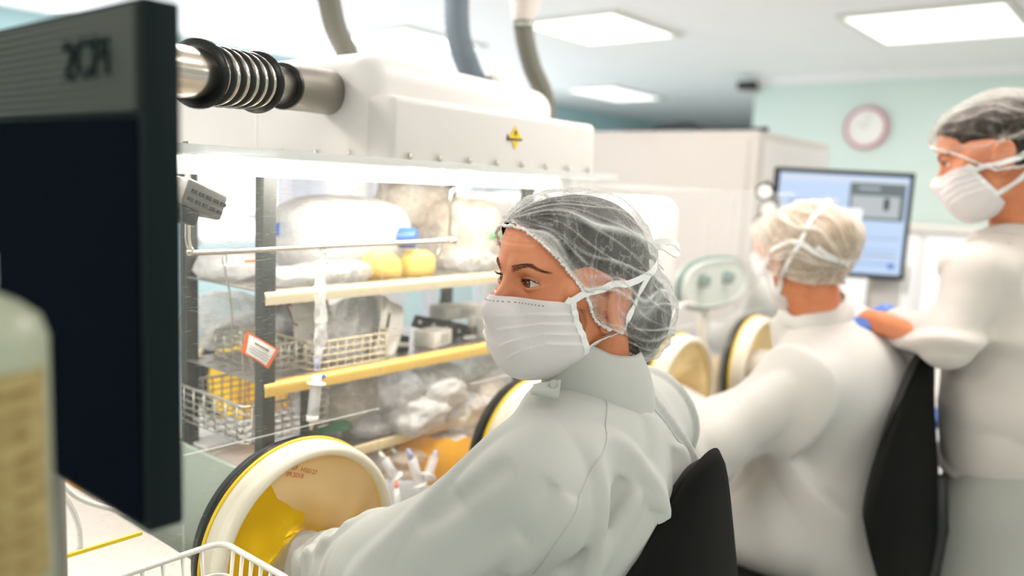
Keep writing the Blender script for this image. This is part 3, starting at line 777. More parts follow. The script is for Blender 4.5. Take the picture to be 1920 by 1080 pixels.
for k in range(7):
    s = s0+(s1-s0)*k/6; big = k in (0, 6); r = R1*1.40 if big else R1*1.27
    bm = bmesh.new(); wd = .0045 if big else .0065
    lathe(bm, [(R1*.92, -wd), (r-.002, -wd*.8), (r, 0), (r-.002, wd*.8), (R1*.92, wd)], 40, DT(s), closed=True); part('bellows_ring', bm, M_rubber, EX, sh=70)
    if k < 6:
        sm = s+(s1-s0)/12; bm = bmesh.new(); lathe(bm, [(R1*1.0, -.008), (R1*1.16, -.004), (R1*1.2, 0), (R1*1.16, .004), (R1*1.0, .008)], 40, DT(sm), closed=True); part('spring_turn', bm, M_chrome, EX, sh=70)
bm = bmesh.new(); lathe(bm, [(R1*.88, -.004), (R1*1.10, -.004), (R1*1.14, 0), (R1*1.10, .004), (R1*.88, .004)], 40, DT(.60), closed=True); part('clamp', bm, M_rubber, EX, sh=50)
bm = bmesh.new(); lathe(bm, [(R1*.88, .002), (R1*1.12, .002), (R1*1.20, LN*.40+.004), (R1*.8, LN*.40+.004)], 40, DT(.60), closed=True); part('end_sleeve', bm, M_duct, EX, sh=50)

def hose(label, pts, r, m, cat='hose'):
    t = thing('flexible_hose', label, cat, Vector(pts[-1]), 'hoses from the ceiling to the isolators')
    P = spline(pts, 14); bm = bmesh.new(); tube(bm, P, [r*(1+.035*math.sin(i*2.4)) for i in range(len(P))], 16); part('corrugated_tube', bm, m, t)
    bm = bmesh.new(); tube(bm, [P[-1]-np.array([0, 0, -.02]), P[-1]-np.array([0, 0, .012])], r*1.3, 20); part('cuff', bm, m, t, sh=40)
    return t
def hp(px, py, x): return tuple(at(px, py, x=x))
z = lambda p, h: (p[0], p[1], h)
h1 = [hp(615, -140, -1.5), hp(606, -60, -1.5), hp(618, 5, -1.5), hp(630, 55, -1.5), hp(655, 112, -1.5)]
h1 = [z(h1[0], CEIL)]+h1+[z(h1[-1], 1.765)]
hose('leftmost grey hose curving down onto the near housing', h1, .025, M_hose)
h2 = [hp(868, -120, -1.55), hp(858, -60, -1.55), hp(856, 0, -1.55), hp(860, 70, -1.55), hp(882, 135, -1.55)]
h2 = [z(h2[0], CEIL)]+h2; e2 = h2[-1]; h2.append((e2[0], e2[1]+.03, e2[2]-.03))
t2 = hose('thick blue-grey middle hose coming down behind the housing', h2, .033, M_hoseb)
bm = bmesh.new(); ec = Vector(at(912, 168, x=-1.55)); 
lathe(bm, [(0, .03), (.04, .03), (.046, .02), (.046, -.06), (0, -.06)], 32, Matrix.Translation(ec) @ Matrix.Rotation(-.2, 4, 'Z')); part('elbow', bm, M_tan, t2, sh=50)
h3 = [hp(985, -100, -1.5), hp(982, -40, -1.5), hp(980, 10, -1.5), hp(982, 60, -1.5), hp(997, 125, -1.5), hp(1022, 190, -1.5)]
h3 = [z(h3[0], CEIL)]+h3+[z(h3[-1], 1.66)]
t3 = hose('rightmost grey hose with a thick coupling near the ceiling', h3, .028, M_hose)
bm = bmesh.new(); tube(bm, [hp(985, -60, -1.5), hp(985, 5, -1.5), hp(982, 22, -1.5), hp(981, 40, -1.5)], [.042, .043, .034, .031], 24); part('coupling', bm, M_tan, t3, sh=50)
bm = bmesh.new(); tube(bm, [hp(981, 44, -1.5), hp(981, 50, -1.5)], .033, 24); part('clamp', bm, M_steel, t3, sh=50)
# ------------------------------------------------------------------ people
def ridge(v, w): return np.clip(1.06-np.sqrt((v/w)**2+.035), 0, 1)

def frame(yaw, pit, rol):
    f = A3(math.cos(yaw)*math.cos(pit), math.sin(yaw)*math.cos(pit), math.sin(pit)); l = np.cross([0, 0, 1.], f); l /= np.linalg.norm(l); u = np.cross(f, l)
    c, s = math.cos(rol), math.sin(rol); return np.array([c*l+s*u, f, -s*l+c*u])     # rows: left, forward, up

class Head:
    def __init__(s, pos, yaw, pit=0., rol=0., k=1.0): s.p = np.array(pos, float); s.M = frame(yaw, pit, rol); s.k = k
    def loc(s, P): return (P-s.p) @ s.M.T/s.k
    def wld(s, q): return s.p+(np.array(q, float)*s.k) @ s.M
    def xf(s):
        m = Matrix([list(r) for r in s.M]).transposed()*s.k; m = m.to_4x4(); m.translation = s.p; return m

EYE = (.0325, .0775, 0.0); ER = .0125
def face_sdf(q, fine=True):
    """skin of the head in its own frame: x left, y forward, z up"""
    a = q.copy(); a[:, 0] = np.abs(q[:, 0]); x = q[:, 0]
    d = ell(q, (0, -.008, .036), (.0745, .098, .078))
    d = smin(d, ell(q, (0, .045, .042), (.058, .052, .052)), .03)          # forehead
    d = smin(d, ell(q, (0, .040, -.030), (.0600, .056, .075)), .03)        # face
    d = smin(d, rc(a, (.055, .000, -.045), (.044, .022, -.078), .014, .013), .03)   # jaw angle
    d = smin(d, rc(a, (.042, .022, -.080), (.0, .070, -.100), .014, .017), .03)     # jaw to chin
    d = smin(d, ell(a, (.046, .058, -.026), (.020, .022, .017)), .022)     # cheekbone
    d = smin(d, ell(a, (.068, .015, -.005), (.010, .035, .016)), .025)     # zygoma
    if fine:
        d = smin(d, rc(a, (.012, .093, .0185), (.044, .078, .021), .0055, .006), .018)   # brow ridge
        d = smax(d, -ell(a, (.0325, .104, -.001), (.021, .0175, .0125)), .012)      # eye socket
        e = A3(*EYE); r = ln(a-e)
        lid = r-(ER+.0022); lid = smax(lid, -(a[:, 1]-.070), .01)
        d = smin(d, lid, .0045)
        # almond opening between the lids
        u = (a[:, 0]-.0322)/.0145; vz = a[:, 2]+.0008-.0012*(u+.2)
        up = .0063*np.clip(1-np.abs(u-.08)**2.2, 0, 1)**.8; dn = .0043*np.clip(1-np.abs(u)**2.4, 0, 1)**.8
        op = np.maximum(vz-up, -vz-dn); op = np.maximum(op, .002*(np.abs(u)-1)*4)
        op = np.maximum(op, .072-a[:, 1]); op = np.where(op > 0, op, np.maximum(op, -(r-ER+.0018)))
        d = smax(d, -op, .0009)
        # crease above the upper lid, fold under the lower one
        def arc(z0, h, w, amp): zc = z0+h*np.clip(1-u*u/1.7, -.3, 1); return amp*np.exp(-((a[:, 2]-zc)/w)**2)*np.clip(1.45-np.abs(u), 0, 1)*(a[:, 1] > .06)
        d += arc(.0022, .0070, .0013, .0014); d += arc(-.0045, -.0058, .0014, .0007); d -= arc(-.001, -.0070, .0022, .0008)
    d = smin(d, rc(q, (0, .091, .006), (0, .1165, -.034), .0062, .0105), .016)      # nose
    d = smin(d, ell(a, (.0125, .1045, -.038), (.0078, .0105, .0085)), .007)
    d = smin(d, ell(q, (0, .098, -.062), (.022, .010, .007)), .012)
    d = smin(d, ell(q, (0, .095, -.073), (.019, .010, .006)), .010)
    if fine:
        d += .0004*wob(q, 90, 5)
        for zz, am in ((.050, .0006), (.060, .0007), (.069, .0005)): d += am*np.exp(-((q[:, 2]-zz-.05*x*x*10)/.0016)**2)*(a[:, 0] < .04)*(q[:, 1] > .06)
        # ear
    s = a-A3(.0755, -.012, -.022); n_ = A3(.82, -.50, .0); n_ = n_/np.linalg.norm(n_); t_ = A3(.50, .82, 0); t_ /= np.linalg.norm(t_)
    en = s @ n_; et = s @ t_+.12*(s[:, 2]); ez = s[:, 2]
    rho = np.sqrt((et/(.0175+.0035*np.clip(ez/.03, -1, 1)))**2+(ez/.0315)**2)
    ear = np.maximum((rho-1)*.018, np.abs(en-.011-.35*et*(-1))-.0032)
    helix = np.sqrt(((rho-.90)*.019)**2+(en-.0135+.35*et)**2)-.0036
    anti = np.sqrt(((rho-.52)*.017)**2+(en-.0125+.35*et)**2)-.0026; anti = np.where((et > .004) | (ez < -.016), anti+.01, anti)
    ear = smin(smin(ear, helix, .003), anti, .003)
    lobe = ell(a, (.0775, -.006, -.050), (.0045, .0085, .0085)); tr = ell(a, (.0785, .001, -.024), (.004, .005, .007))
    ear = smin(smin(ear, lobe, .004), tr, .003)
    root = ell(a, (.072, -.008, -.022), (.010, .014, .022)); ear = smin(ear, root, .008)
    return smin(d, ear, .004)


def skull_sdf(q, bun=None, puff=0.):
    d = ell(q, (0, -.012, .036), (.0790+puff, .1060+puff, .0815+puff))
    d = smin(d, ell(q, (0, .050, .046), (.060+puff*.6, .055+puff*.3, .052+puff*.6)), .03)
    d = smin(d, ell(q, (0, -.050, -.015), (.068+puff, .060+puff, .070+puff)), .04)
    if bun is not None: d = smin(d, ell(q, bun[0], np.array(bun[1])+puff), .034)
    return d


def edge_poly(pts):
    """keep side (above / behind) of a hairline given as (y, z) points from forehead to nape"""
    pts = np.array(pts, float)
    def k(q):
        y, z = q[:, 1], q[:, 2]; o = np.argsort(pts[:, 0]); return z-np.interp(y, pts[o, 0], pts[o, 1])
    return k


def cap_mesh(name, H, f, line, seed, h, root, m, band=True, amp=1.0, fr=1.0):
    """gauze cap: creased surface f cut at the hairline, elastic edge along it"""
    keep = edge_poly(line); ax0 = A3(0, .10, .08); ax1 = A3(0, -.13, -.05); ax = (ax1-ax0)/np.linalg.norm(ax1-ax0)
    def crease(q):
        s = q-ax0; al = s @ ax; r = s-al[:, None]*ax; th = np.arctan2(r[:, 0], r[:, 2]); rr = ln(r)
        w1 = wob(q, 26, seed+1)*.35; w2 = wob(q, 60, seed+2)*.15; o = np.zeros(len(q)); g = np.zeros(len(q))
        for i, (fq, sh, wd, am) in enumerate(((4.1, .25, .7, .6), (5.1, .35, .30, 1.), (8.3, .8, .30, .9), (13.7, -.5, .4, .6))):
            ph = th*fq*fr+al*sh*22+(w1+w2)*2.6+i*1.7+seed; v = np.abs(np.sin(ph)); g += am*(1-np.clip(v/wd, 0, 1))**1.7*(.25+.75*(np.sin(al*34+th*4+i*2+w1*4)*.5+.5)); o += am*(1-v)**2
        return g, o
    def fw(P): q = H.loc(P); g, o = crease(q); return f(q)*H.k-amp*(.0016*np.clip(g, 0, 1.3)+.0011*o)
    def kw(P): return keep(H.loc(P))*H.k
    c = H.wld((0, -.03, .03)); V, F = shell(fw, kw, c-.185*H.k, c+.185*H.k, h)
    g, o = crease(H.loc(V)); e = keep(H.loc(V)); g = np.clip(g+.10*wob(H.loc(V), 150, seed+9)+.35*np.clip(1-e/.012, 0, 1), 0, 1.5)
    cap = part(name, np_mesh(name, V, F, {'crease': g}), m, root)
    if band:
        P0 = np.array(line, float); pts = []
        seg = [P0[i]+(P0[i+1]-P0[i])*t for i in range(len(P0)-1) for t in np.linspace(0, 1, 14)[:-1]]+[P0[-1]]
        for y, z in seg:
            xs = np.linspace(0, .13, 200); q = np.stack([xs, np.full(200, y), np.full(200, z)], 1); d = f(q); ins = d < 0
            if not ins[0]: continue
            k_ = np.argmax(~ins); pts.append((xs[k_-1]+(xs[1]-xs[0])*.5, y, z))
        if len(pts) > 4:
            full = [H.wld((-x, y, z)) for x, y, z in pts[::-1]]+[H.wld(p) for p in pts]
            full = [np.mean(full[max(0, i-2):i+3], 0) for i in range(len(full))]
            full = spline(full[::2], 5); rs = np.random.RandomState(seed)
            full = [p+rs.normal(size=3)*.0006 for p in full]
            part('elastic_edge', T(full, [.0021*(1+.35*math.sin(i*1.9)) for i in range(len(full))], 8), M_tie, cap)
    return cap


def mask_mesh(name, H, root, h, pleats=True):
    """pleated mask lying over nose, cheeks and chin"""
    PLT = [((.060, .040, -.033), (.028, .098, -.052)), ((.058, .032, -.048), (.018, .104, -.078)), ((.055, .026, -.062), (.022, .085, -.100)), ((.050, .020, -.078), (.022, .066, -.112))]
    def f(q):
        a = q.copy(); a[:, 0] = np.abs(a[:, 0])
        d = face_sdf(q, False)-.0035
        d = smin(d, ell(q, (0, .050, -.062), (.0515, .062, .054)), .03)
        d = smin(d, ell(q, (0, .054, -.095), (.040, .044, .034)), .03)
        d = smin(d, rc(q, (0, .097, -.012), (0, .108, -.045), .012, .015), .02)
        if pleats:
            for zs, zc, am in ((-.034, -.046, .0030), (-.047, -.066, .0036), (-.060, -.090, .0036), (-.073, -.112, .0030)):
                t = np.clip(1-a[:, 0]/.060, 0, 1); zz = a[:, 2]-(zs+(zc-zs)*t); fade = np.clip((a[:, 0]-.010)/.022, 0, 1)*(a[:, 1] > .0)
                d -= am*fade*np.where(zz < 0, np.exp(zz/.012), np.exp(-zz/.0009))
            d += .0006*wob(q, 110, 9)*(1-np.clip((q[:, 2]+.03)/.02, 0, 1))
        return d
    def keep(q):
        x = np.abs(q[:, 0]); y, z = q[:, 1], q[:, 2]
        top = -.0175-z
        bot = z-(-.135+.55*np.clip(x-.02, 0, .1))
        side = y-(.0505+1.1*np.clip(-(z+.018), 0, .016)*.0-.52*np.clip(-.018-z, 0, .10)+.018*np.exp(-((z+.050)/.018)**2)*0)
        back = y-.004
        return np.minimum(np.minimum(np.minimum(top, bot), side), back)
    def fw(P): return f(H.loc(P))*H.k
    def kw(P): return keep(H.loc(P))*H.k
    c = H.wld((0, .07, -.06)); V, F = shell(fw, kw, c-.105*H.k, c+.105*H.k, h)
    o = part(name, np_mesh(name, V, F), M_mask, root)
    # binding down each side edge
    for sg in (1, -1):
        pts = []
        for z in np.linspace(-.0175, -.088, 14):
            y = .0505-.52*max(0, -.018-z); xs = np.linspace(.02, .11, 300); q = np.stack([xs, np.full(300, y), np.full(300, z)], 1); d = f(q); k_ = np.argmax(d > 0); pts.append((xs[k_]*sg, y, z))
        w = [H.wld(p) for p in pts]; nr = [Vector(H.M[0]*sg) for _ in w]
        bm = bmesh.new(); ribbon(bm, spline(w, 4), [Vector(H.M[0]*sg)]*(4*(len(w)-1)+1), .0085*H.k, .0011); part('side_binding', bm, M_tie, o, sh=60)
    # stitched top hem
    pts = []
    for x in np.linspace(-.062, .062, 60):
        z = -.0175-.0065; ys = np.linspace(.02, .15, 400); q = np.stack([np.full(400, x), ys, np.full(400, z)], 1); d = f(q); k_ = len(d)-1-np.argmax(d[::-1] < 0); pts.append(H.wld((x, ys[k_]+.0012, z)))
    bm = bmesh.new()
    for i in range(0, len(pts)-1, 2): tube(bm, [pts[i], pts[i]+(pts[i+1]-pts[i])*.7], .0005, 4)
    part('stitching', bm, M_hose, o)
    return o


def strap_on(H, f, path, off=.002):
    """push head-frame points out to the surface f"""
    P = np.array(spline(path, 8)); W = H.wld(P)
    q = P.copy()
    for _ in range(4):
        d, g = grad(f, q, 2e-3); st = g*((np.minimum(d, off)-off)/np.maximum((g*g).sum(1), .3))[:, None]; q = q-st
        q[1:-1] = (q[:-2]+2*q[1:-1]+q[2:])/4
    n = grad(f, q, 1e-4)[1]; n /= ln(n)[:, None]
    return H.wld(q), [Vector(v @ H.M) for v in n]


def eyes(H, root, gaze, iris=(.11, .065, .035)):
    m = mat('eyeball', (.82, .76, .70), .12)
    tc = N(m, 'ShaderNodeTexCoord'); sp = N(m, 'ShaderNodeVectorMath', operation='LENGTH'); mp = N(m, 'ShaderNodeMapping'); mp.inputs['Scale'].default_value = (1, 0, 1)
    L(m, tc.outputs['Object'], mp.inputs['Vector']); L(m, mp.outputs['Vector'], sp.inputs[0])
    mu = N(m, 'ShaderNodeMath', operation='MULTIPLY'); L(m, sp.outputs['Value'], mu.inputs[0]); mu.inputs[1].default_value = 100
    sg = N(m, 'ShaderNodeSeparateXYZ'); L(m, tc.outputs['Object'], sg.inputs[0])
    c = ramp(m, mu.outputs[0], [(.0, (.004, .004, .004)), (.22, (.005, .004, .004)), (.25, iris), (.50, tuple(v*.8 for v in iris)), (.58, (.02, .012, .008)), (.63, (.80, .73, .67)), (1.0, (.78, .58, .50))])
    L(m, c, bsdf(m).inputs['Base Color']); bsdf(m).inputs['Coat Weight'].default_value = 1
    for sg_ in (1, -1):
        bm = bmesh.new(); bmesh.ops.create_uvsphere(bm, u_segments=40, v_segments=28, radius=ER*H.k)
        e = obj('eyeball', bm, m); cpos = H.wld((EYE[0]*sg_, EYE[1]-.0002, EYE[2])); g = (np.array(gaze, float)+A3(0, 0, 0)) @ H.M
        y = Vector(g).normalized(); x = y.cross(Vector((0, 0, 1))).normalized(); z = x.cross(y); R_ = Matrix((x, y, z)).transposed().to_4x4()
        e.matrix_world = Matrix.Translation(Vector(cpos)-root.location) @ R_; e.parent = root
        # corneal bulge in the mesh
        for v in e.data.vertices:
            rr = math.hypot(v.co.x, v.co.z)
            if v.co.y > 0 and rr < .006: v.co.y += .0009*(1-(rr/.006)**2)
        # lashes and brow
        bm = bmesh.new(); rs = random.Random(int(7+sg_))
        for i in range(46):
            u = -1+2*i/45; x0 = .0322+.0142*u; zt = -.0008+.0012*(u+.2)+.0063*max(0, 1-abs(u-.08)**2.2)**.8
            r2 = (ER+.0022)**2-(x0-EYE[0])**2-(zt-EYE[2])**2; y0 = EYE[1]+math.sqrt(max(r2, 1e-6))-.0002
            l = .0062*(.75+.5*rs.random()); dx = .0025*u+.001*(rs.random()-.5)
            p = [(x0, y0, zt), (x0+dx*.5, y0+l*.6, zt+.0002), (x0+dx, y0+l*.95, zt+l*.45)]
            tube(bm, [H.wld((a*sg_, b, c_)) for a, b, c_ in p], [.00022, .00018, .00006], 4)
        tube(bm, [H.wld(((.0322+.0142*u)*sg_, EYE[1]+math.sqrt(max((ER+.0023)**2-(.0142*u)**2-(.0063*max(0, 1-abs(u-.08)**2.2)**.8)**2, 1e-6)), -.0008+.0012*(u+.2)+.0063*max(0, 1-abs(u-.08)**2.2)**.8)) for u in np.linspace(-.97, .97, 30)], .00045, 5)
        part('eyelashes', bm, M_lash, root)
        bm = bmesh.new()
        for i in range(190):
            u = i/189; x0 = .012+.041*u; z0 = .0160+.0085*math.sin(min(1, u*1.15)*PI*.62)-.006*max(0, u-.62)/.38+(rs.random()-.5)*.0085*(1-.7*u); q = np.array([[x0, .105, z0]])
            for _ in range(6): d_ = face_sdf(q, True); q[:, 1] -= d_
            s_ = (.006+.002*rs.random()); dz = .0026*(1-1.5*u); e_ = q[0]+A3(s_, .0004-.05*s_*0, dz)
            q2 = np.array([e_]);
            for _ in range(4): q2[:, 1] -= face_sdf(q2, True)-.0005
            w_ = [q[0]+A3(0, -.0003, 0), (q[0]+q2[0])/2+A3(0, .0009, 0), q2[0]]
            tube(bm, [H.wld((a*sg_, b, c_)) for a, b, c_ in w_], [.00017, .00015, .00006], 4)
        part('eyebrow', bm, M_brow, root)
# ------------------------------------------------------------------ nearest worker
H1 = Head((-.635, .8973, 1.4257), -1.8846, .0176, -.009)
W1 = thing('person', 'worker in sharp focus, white coat, mask and gauze cap, looking over the left shoulder', 'person', (-.47, .95, 0))
NB = A3(-.600, .935, 1.255)     # base of the neck
LS, RS = A3(-.575, .765, 1.185), A3(-.640, 1.120, 1.185)
LE, RE = A3(-.715, .665, 1.055), A3(-.80, 1.21, 1.04)
LW, RW = A3(-1.00, .728, .925), A3(-1.00, 1.262, .985)
HIP = A3(-.64, .95, .76)
def w1_skin(P):
    q = H1.loc(P); d = face_sdf(q)
    n0 = H1.wld((0, -.022, -.05)); n = rc(P, n0, NB+A3(-.01, 0, -.03), .047, .050); n = smin(n, rc(P, H1.wld((0, -.035, -.02)), NB+A3(.0, .0, -.02), .046, .050), .03)
    st = rc(P, H1.wld((.058, -.02, -.055)), NB+A3(-.06, -.015, -.01), .012, .012); n = smin(n, st, .02)
    d = smin(d, n, .022)
    return smin(d, ell(P, NB+A3(-.01, 0, -.085), (.06, .12, .05)), .03)
c = H1.p; V, F = nets(w1_skin, (c[0]-.20, c[1]-.17, 1.17), (c[0]+.17, c[1]+.20, 1.57), .0019)
body1 = part('body', np_mesh('body', V, F), M_skin, W1)
eyes(H1, W1, (-.10, 1, -.02))
BUN = ((0, -.125, -.052), (.052, .052, .064))
HL = [(.13, .105), (.108, .080), (.085, .052), (.060, .0265), (.026, -.0167), (.004, -.049), (-.03, -.062), (-.09, -.100), (-.14, -.122), (-.25, -.15)]
HLh = [(.14, .125), (.108, .092), (.085, .064), (.060, .036)]+[(y, z+.006) for y, z in HL[4:]]
def hair1(q): return skull_sdf(q, BUN, -.001)
V, F = shell(lambda P: hair1(H1.loc(P))+.0008*wob(P, 130, 3), lambda P: np.maximum(edge_poly(HLh)(H1.loc(P)), -1), H1.wld((0, -.03, .03))-.18, H1.wld((0, -.03, .03))+.18, .003)
hair = part('hair', np_mesh('hair', V, F), M_hair, W1)
bm = bmesh.new(); rs = random.Random(3)
for i in range(9):     # loose strands in front of the ear
    y = .030+.010*rs.random(); z0 = -.020-.006*rs.random(); x = .0680
    pts = [(x, y, z0), (x+.002, y-.006-.004*rs.random(), z0-.016), (x+.002, y-.014+.008*rs.random(), z0-.030-.010*rs.random())]
    tube(bm, [H1.wld(p) for p in spline(pts, 5)], .00016, 4)
part('loose_strands', bm, M_hair, hair)
def capf(q):
    a = q.copy(); a[:, 0] = np.abs(a[:, 0]); d = smin(skull_sdf(q, BUN, .0065), face_sdf(q, False)-.0022, .010); return smin(d, ell(a, (.077, -.014, -.020), (.0115, .0215, .034)), .012)
cap1 = cap_mesh('hair_cap', H1, capf, HL, 5, .0016, W1, M_gauze, amp=1.3)
mask1 = mask_mesh('face_mask', H1, W1, .0016)
def head_out(q): return np.minimum(face_sdf(q, False), capf(q))
for path in ([(.062, .055, -.017), (.073, .036, -.006), (.083, .006, .000), (.086, -.029, .007), (.076, -.066, .017), (.052, -.100, .026), (.018, -.122, .033), (0, -.125, .036)],
             [(.058, .020, -.086), (.069, -.002, -.073), (.080, -.019, -.055), (.087, -.032, -.035), (.084, -.052, -.007), (.074, -.072, .018), (.052, -.100, .028), (.018, -.122, .034), (0, -.125, .036)]):
    for sg in (1, -1):
        w, nr = strap_on(H1, head_out, [(x*sg, y, z) for x, y, z in path], .0015)
        bm = bmesh.new(); ribbon(bm, w, nr, .0088, .0007); part('strap', bm, M_tie, mask1, sh=60)
for pts, wd in (([(0, -.136, .036), (.012, -.150, .050), (.018, -.172, .040), (.01, -.188, .042)], .011), ([(0, -.136, .036), (-.004, -.155, .052), (.006, -.178, .056), (.004, -.196, .048)], .011), ([(0, -.136, .036), (.006, -.150, .030), (.002, -.170, .018)], .010), ([(0, -.136, .036), (-.012, -.152, .046), (-.016, -.170, .040)], .010)):
    bm = bmesh.new(); ribbon(bm, [H1.wld(p) for p in spline(pts, 6)], Vector(H1.M[0]*.8+H1.M[2]*.6), wd, .0009); part('tie_end', bm, M_tie, mask1, sh=60)

# coat
COATF = [((-.520, .945, 1.250), (-.470, .880, 1.150), .013, .012), ((-.535, .925, 1.250), (-.492, .862, 1.150), .014, -.010),
         ((-.500, .735, 1.200), (-.560, .700, 1.095), .013, .013), ((-.520, .728, 1.215), (-.585, .692, 1.115), .014, -.009),
         ((-.480, .860, 1.185), (-.515, .790, 1.070), .013, .011), ((-.497, .845, 1.195), (-.535, .770, 1.080), .015, -.010),
         ((-.552, .775, 1.268), (-.620, .675, 1.185), .020, .008), ((-.565, .700, 1.235), (-.660, .655, 1.140), .014, -.007),
         ((-.540, .700, 1.15), (-.640, .640, 1.06), .014, .010), ((-.487, .965, 1.21), (-.468, .930, 1.13), .012, -.009), ((-.490, .990, 1.215), (-.462, .955, 1.11), .010, .008)]
def coat_core(P, LS, LE, LW, RS, RE, RW, NB, HIP, k=1.0, fat=0.):
    ch = (LS+RS)/2+A3(.0, 0, -.05)
    sx = (RS-LS)/np.linalg.norm(RS-LS); fw = np.cross(sx, [0, 0, 1.]); fw /= np.linalg.norm(fw); M = np.array([sx, fw, [0, 0, 1.]])
    d = ell(P, ch, (.185+fat, .118+fat, .165), M)
    d = smin(d, rc(P, ch+A3(0, 0, -.04), HIP, .135+fat, .175+fat), .08)
    d = smin(d, rc(P, LS, NB+A3(0, 0, -.045), .062, .062), .05); d = smin(d, rc(P, RS, NB+A3(0, 0, -.045), .062, .062), .05)
    for S, E_, W_ in ((LS, LE, LW), (RS, RE, RW)):
        arm = smin(rc(P, S+A3(0, 0, -.01), E_, .074, .066), rc(P, E_, W_, .066, .052), .05); d = smin(d, arm, .045)
    return d
def w1_coat(P):
    d = coat_core(P, LS, LE, LW, RS, RE, RW, NB, HIP)
    d = smin(d, rc(P, HIP+A3(.0, -.08, -.04), A3(-.90, .86, .66), .110, .085), .08); d = smin(d, rc(P, HIP+A3(.0, .08, -.04), A3(-.90, 1.06, .66), .110, .085), .08)
    d = d-1.35*fold(P, COATF)
    S = P*A3(1.1, 1.5, .65); d += .0035*wob(S, 15, 31)+.0012*wob(P, 38, 32)
    d -= .0105*ridge(wob(P*A3(1.2, 1.2, .55), 19, 37), .36)
    cu = np.clip((-.78-P[:, 0])/.10, 0, 1); d += cu*.0055*np.sin(P[:, 0]*210+2.2*np.sin(P[:, 1]*38)+1.6*np.sin(P[:, 2]*44))
    d = smax(d, -(ell(P, NB+A3(-.005, 0, .055), (.055, .060, .06))), .008)
    return d
V, F = nets(w1_coat, (-1.08, .50, .50), (-.22, 1.42, 1.33), .0050)
coat1 = part('lab_coat', np_mesh('lab_coat', V, F), M_coat, W1)
# stand collar with its open tab and snap, standing on the coat's own surface
def collar(sdf, NB, r, hgt, tilt, gap=(0, 0), n=90, seedv=1, lean=.3, k=.86, th=.003):
    base = []
    for i in range(n):
        a = gap[0]+(2*PI-gap[1])*i/(n-1); x = NB[0]+r[0]*math.cos(a); y = NB[1]+r[1]*math.sin(a)
        zz = np.linspace(NB[2]+.10, NB[2]-.12, 160); d = sdf(np.stack([np.full(160, x), np.full(160, y), zz], 1)); j = int(np.argmax(d < 0)) if (d < 0).any() else 80; base.append(zz[j]-.004)
    base = np.array(base); base = np.array([base[max(0, i-6):i+7].mean() for i in range(n)])
    def f(u, v):
        s = v*2 if v <= .5 else (1-v)*2; off = 0 if v <= .5 else th
        a = gap[0]+(2*PI-gap[1])*u; h = hgt*s*(1+lean*math.cos(a)); rr = 1-(1-k)*s; wv = .0022*math.sin(a*5+seedv)*s
        bul = .004*math.sin(s*PI)
        return (NB[0]+math.cos(a)*(r[0]*rr-off+bul)+tilt[0]*h+wv, NB[1]+math.sin(a)*(r[1]*rr-off+bul)+tilt[1]*h, base[min(n-1, int(round(u*(n-1))))]+h+wv)
    return sheet(f, n, 25)
col = part('collar', collar(w1_coat, NB+A3(.0, 0, 0), (.080, .080), .064, (-.22, -.08), (PI+.35, .5), lean=.22, k=.90), M_coat, coat1)
def on_coat(pts, sdf, off=.0004):
    q = np.array(spline(pts, 8))
    for _ in range(4):
        d, g = grad(sdf, q, 1e-3); q = q-g*((d-off)/np.maximum((g*g).sum(1), .3))[:, None]
    return q
for pts in ([(-.555, .872, 1.285), (-.543, .868, 1.274), (-.519, .822, 1.241), (-.505, .780, 1.221), (-.497, .744, 1.194), (-.512, .722, 1.144), (-.551, .736, 1.090)],
            [(-.515, .960, 1.265), (-.500, .985, 1.22), (-.475, .99, 1.15), (-.462, .985, 1.08)]):
    part('seam', T(on_coat(pts, w1_coat), .0011, 6), M_coat, coat1)
snp = at(1038, 720, d=1.0)
bm = bmesh.new(); Mx = Matrix.Translation(Vector(snp)) @ Matrix.Rotation(math.atan2(-.82, -.30), 4, 'Z') ; 
Mx = Matrix.Translation(Vector(snp)) @ Matrix.Rotation(math.atan2(-snp[1], -snp[0]), 4, 'Z') @ Matrix.Rotation(-.1, 4, 'Y')
lathe(bm, [(0, .0022), (.0030, .0022), (.0034, .0032), (.0048, .0030), (.0056, .0014), (.0056, -.002), (0, -.002)], 28, Mx); part('snap', bm, M_steel, coat1, sh=50)
def tab(u, v):
    p0 = np.array(at(1052-52*u, 712+8*u, d=1.005)); p1 = np.array(at(1046-62*u+10*u*u, 752-12*u, d=1.0)); e = v*2 if v <= .5 else (1-v)*2
    p = p0*(1-e)+p1*e; b = .006*math.sin(e*PI)*(1 if v <= .5 else .6); return p+cF*(-b)
part('collar_tab', sheet(tab, 12, 14), M_coat, coat1)
# ------------------------------------------------------------------ farther seated worker (seen from behind)
H2 = Head(at(1508, 478, d=1.93), 2.50, -.22, .0, 1.0)
W2 = thing('person', 'seated worker seen from behind in white coat, cream hair cap tied with white straps', 'person', (-.52, 2.05, 0))
NB2 = H2.p+A3(.03, .03, -.165); LS2, RS2 = A3(-.60, 1.82, 1.145), A3(-.56, 2.15, 1.165); LE2, RE2 = A3(-.77, 1.74, .985), A3(-.78, 2.30, 1.05); LW2, RW2 = A3(-1.0, 1.90, 1.0), A3(-1.0, 2.38, 1.0); HIP2 = A3(-.60, 2.02, .76)
def w2_skin(P):
    q = H2.loc(P); d = face_sdf(q, False)
    return smin(smin(d, rc(P, H2.wld((0, -.03, -.03)), NB2, .056, .060), .03), ell(P, NB2+A3(0, 0, -.08), (.06, .12, .05)), .03)
c = H2.p; V, F = nets(w2_skin, c-A3(.17, .2, .27), c+A3(.2, .2, .15), .0034); part('body', np_mesh('body', V, F), M_skin, W2)
BUN2 = ((-.005, -.115, .025), (.050, .048, .050)); HL2 = [(.13, .105), (.10, .07), (.05, .01), (.01, -.040), (-.03, -.060), (-.08, -.078), (-.13, -.085), (-.25, -.09)]
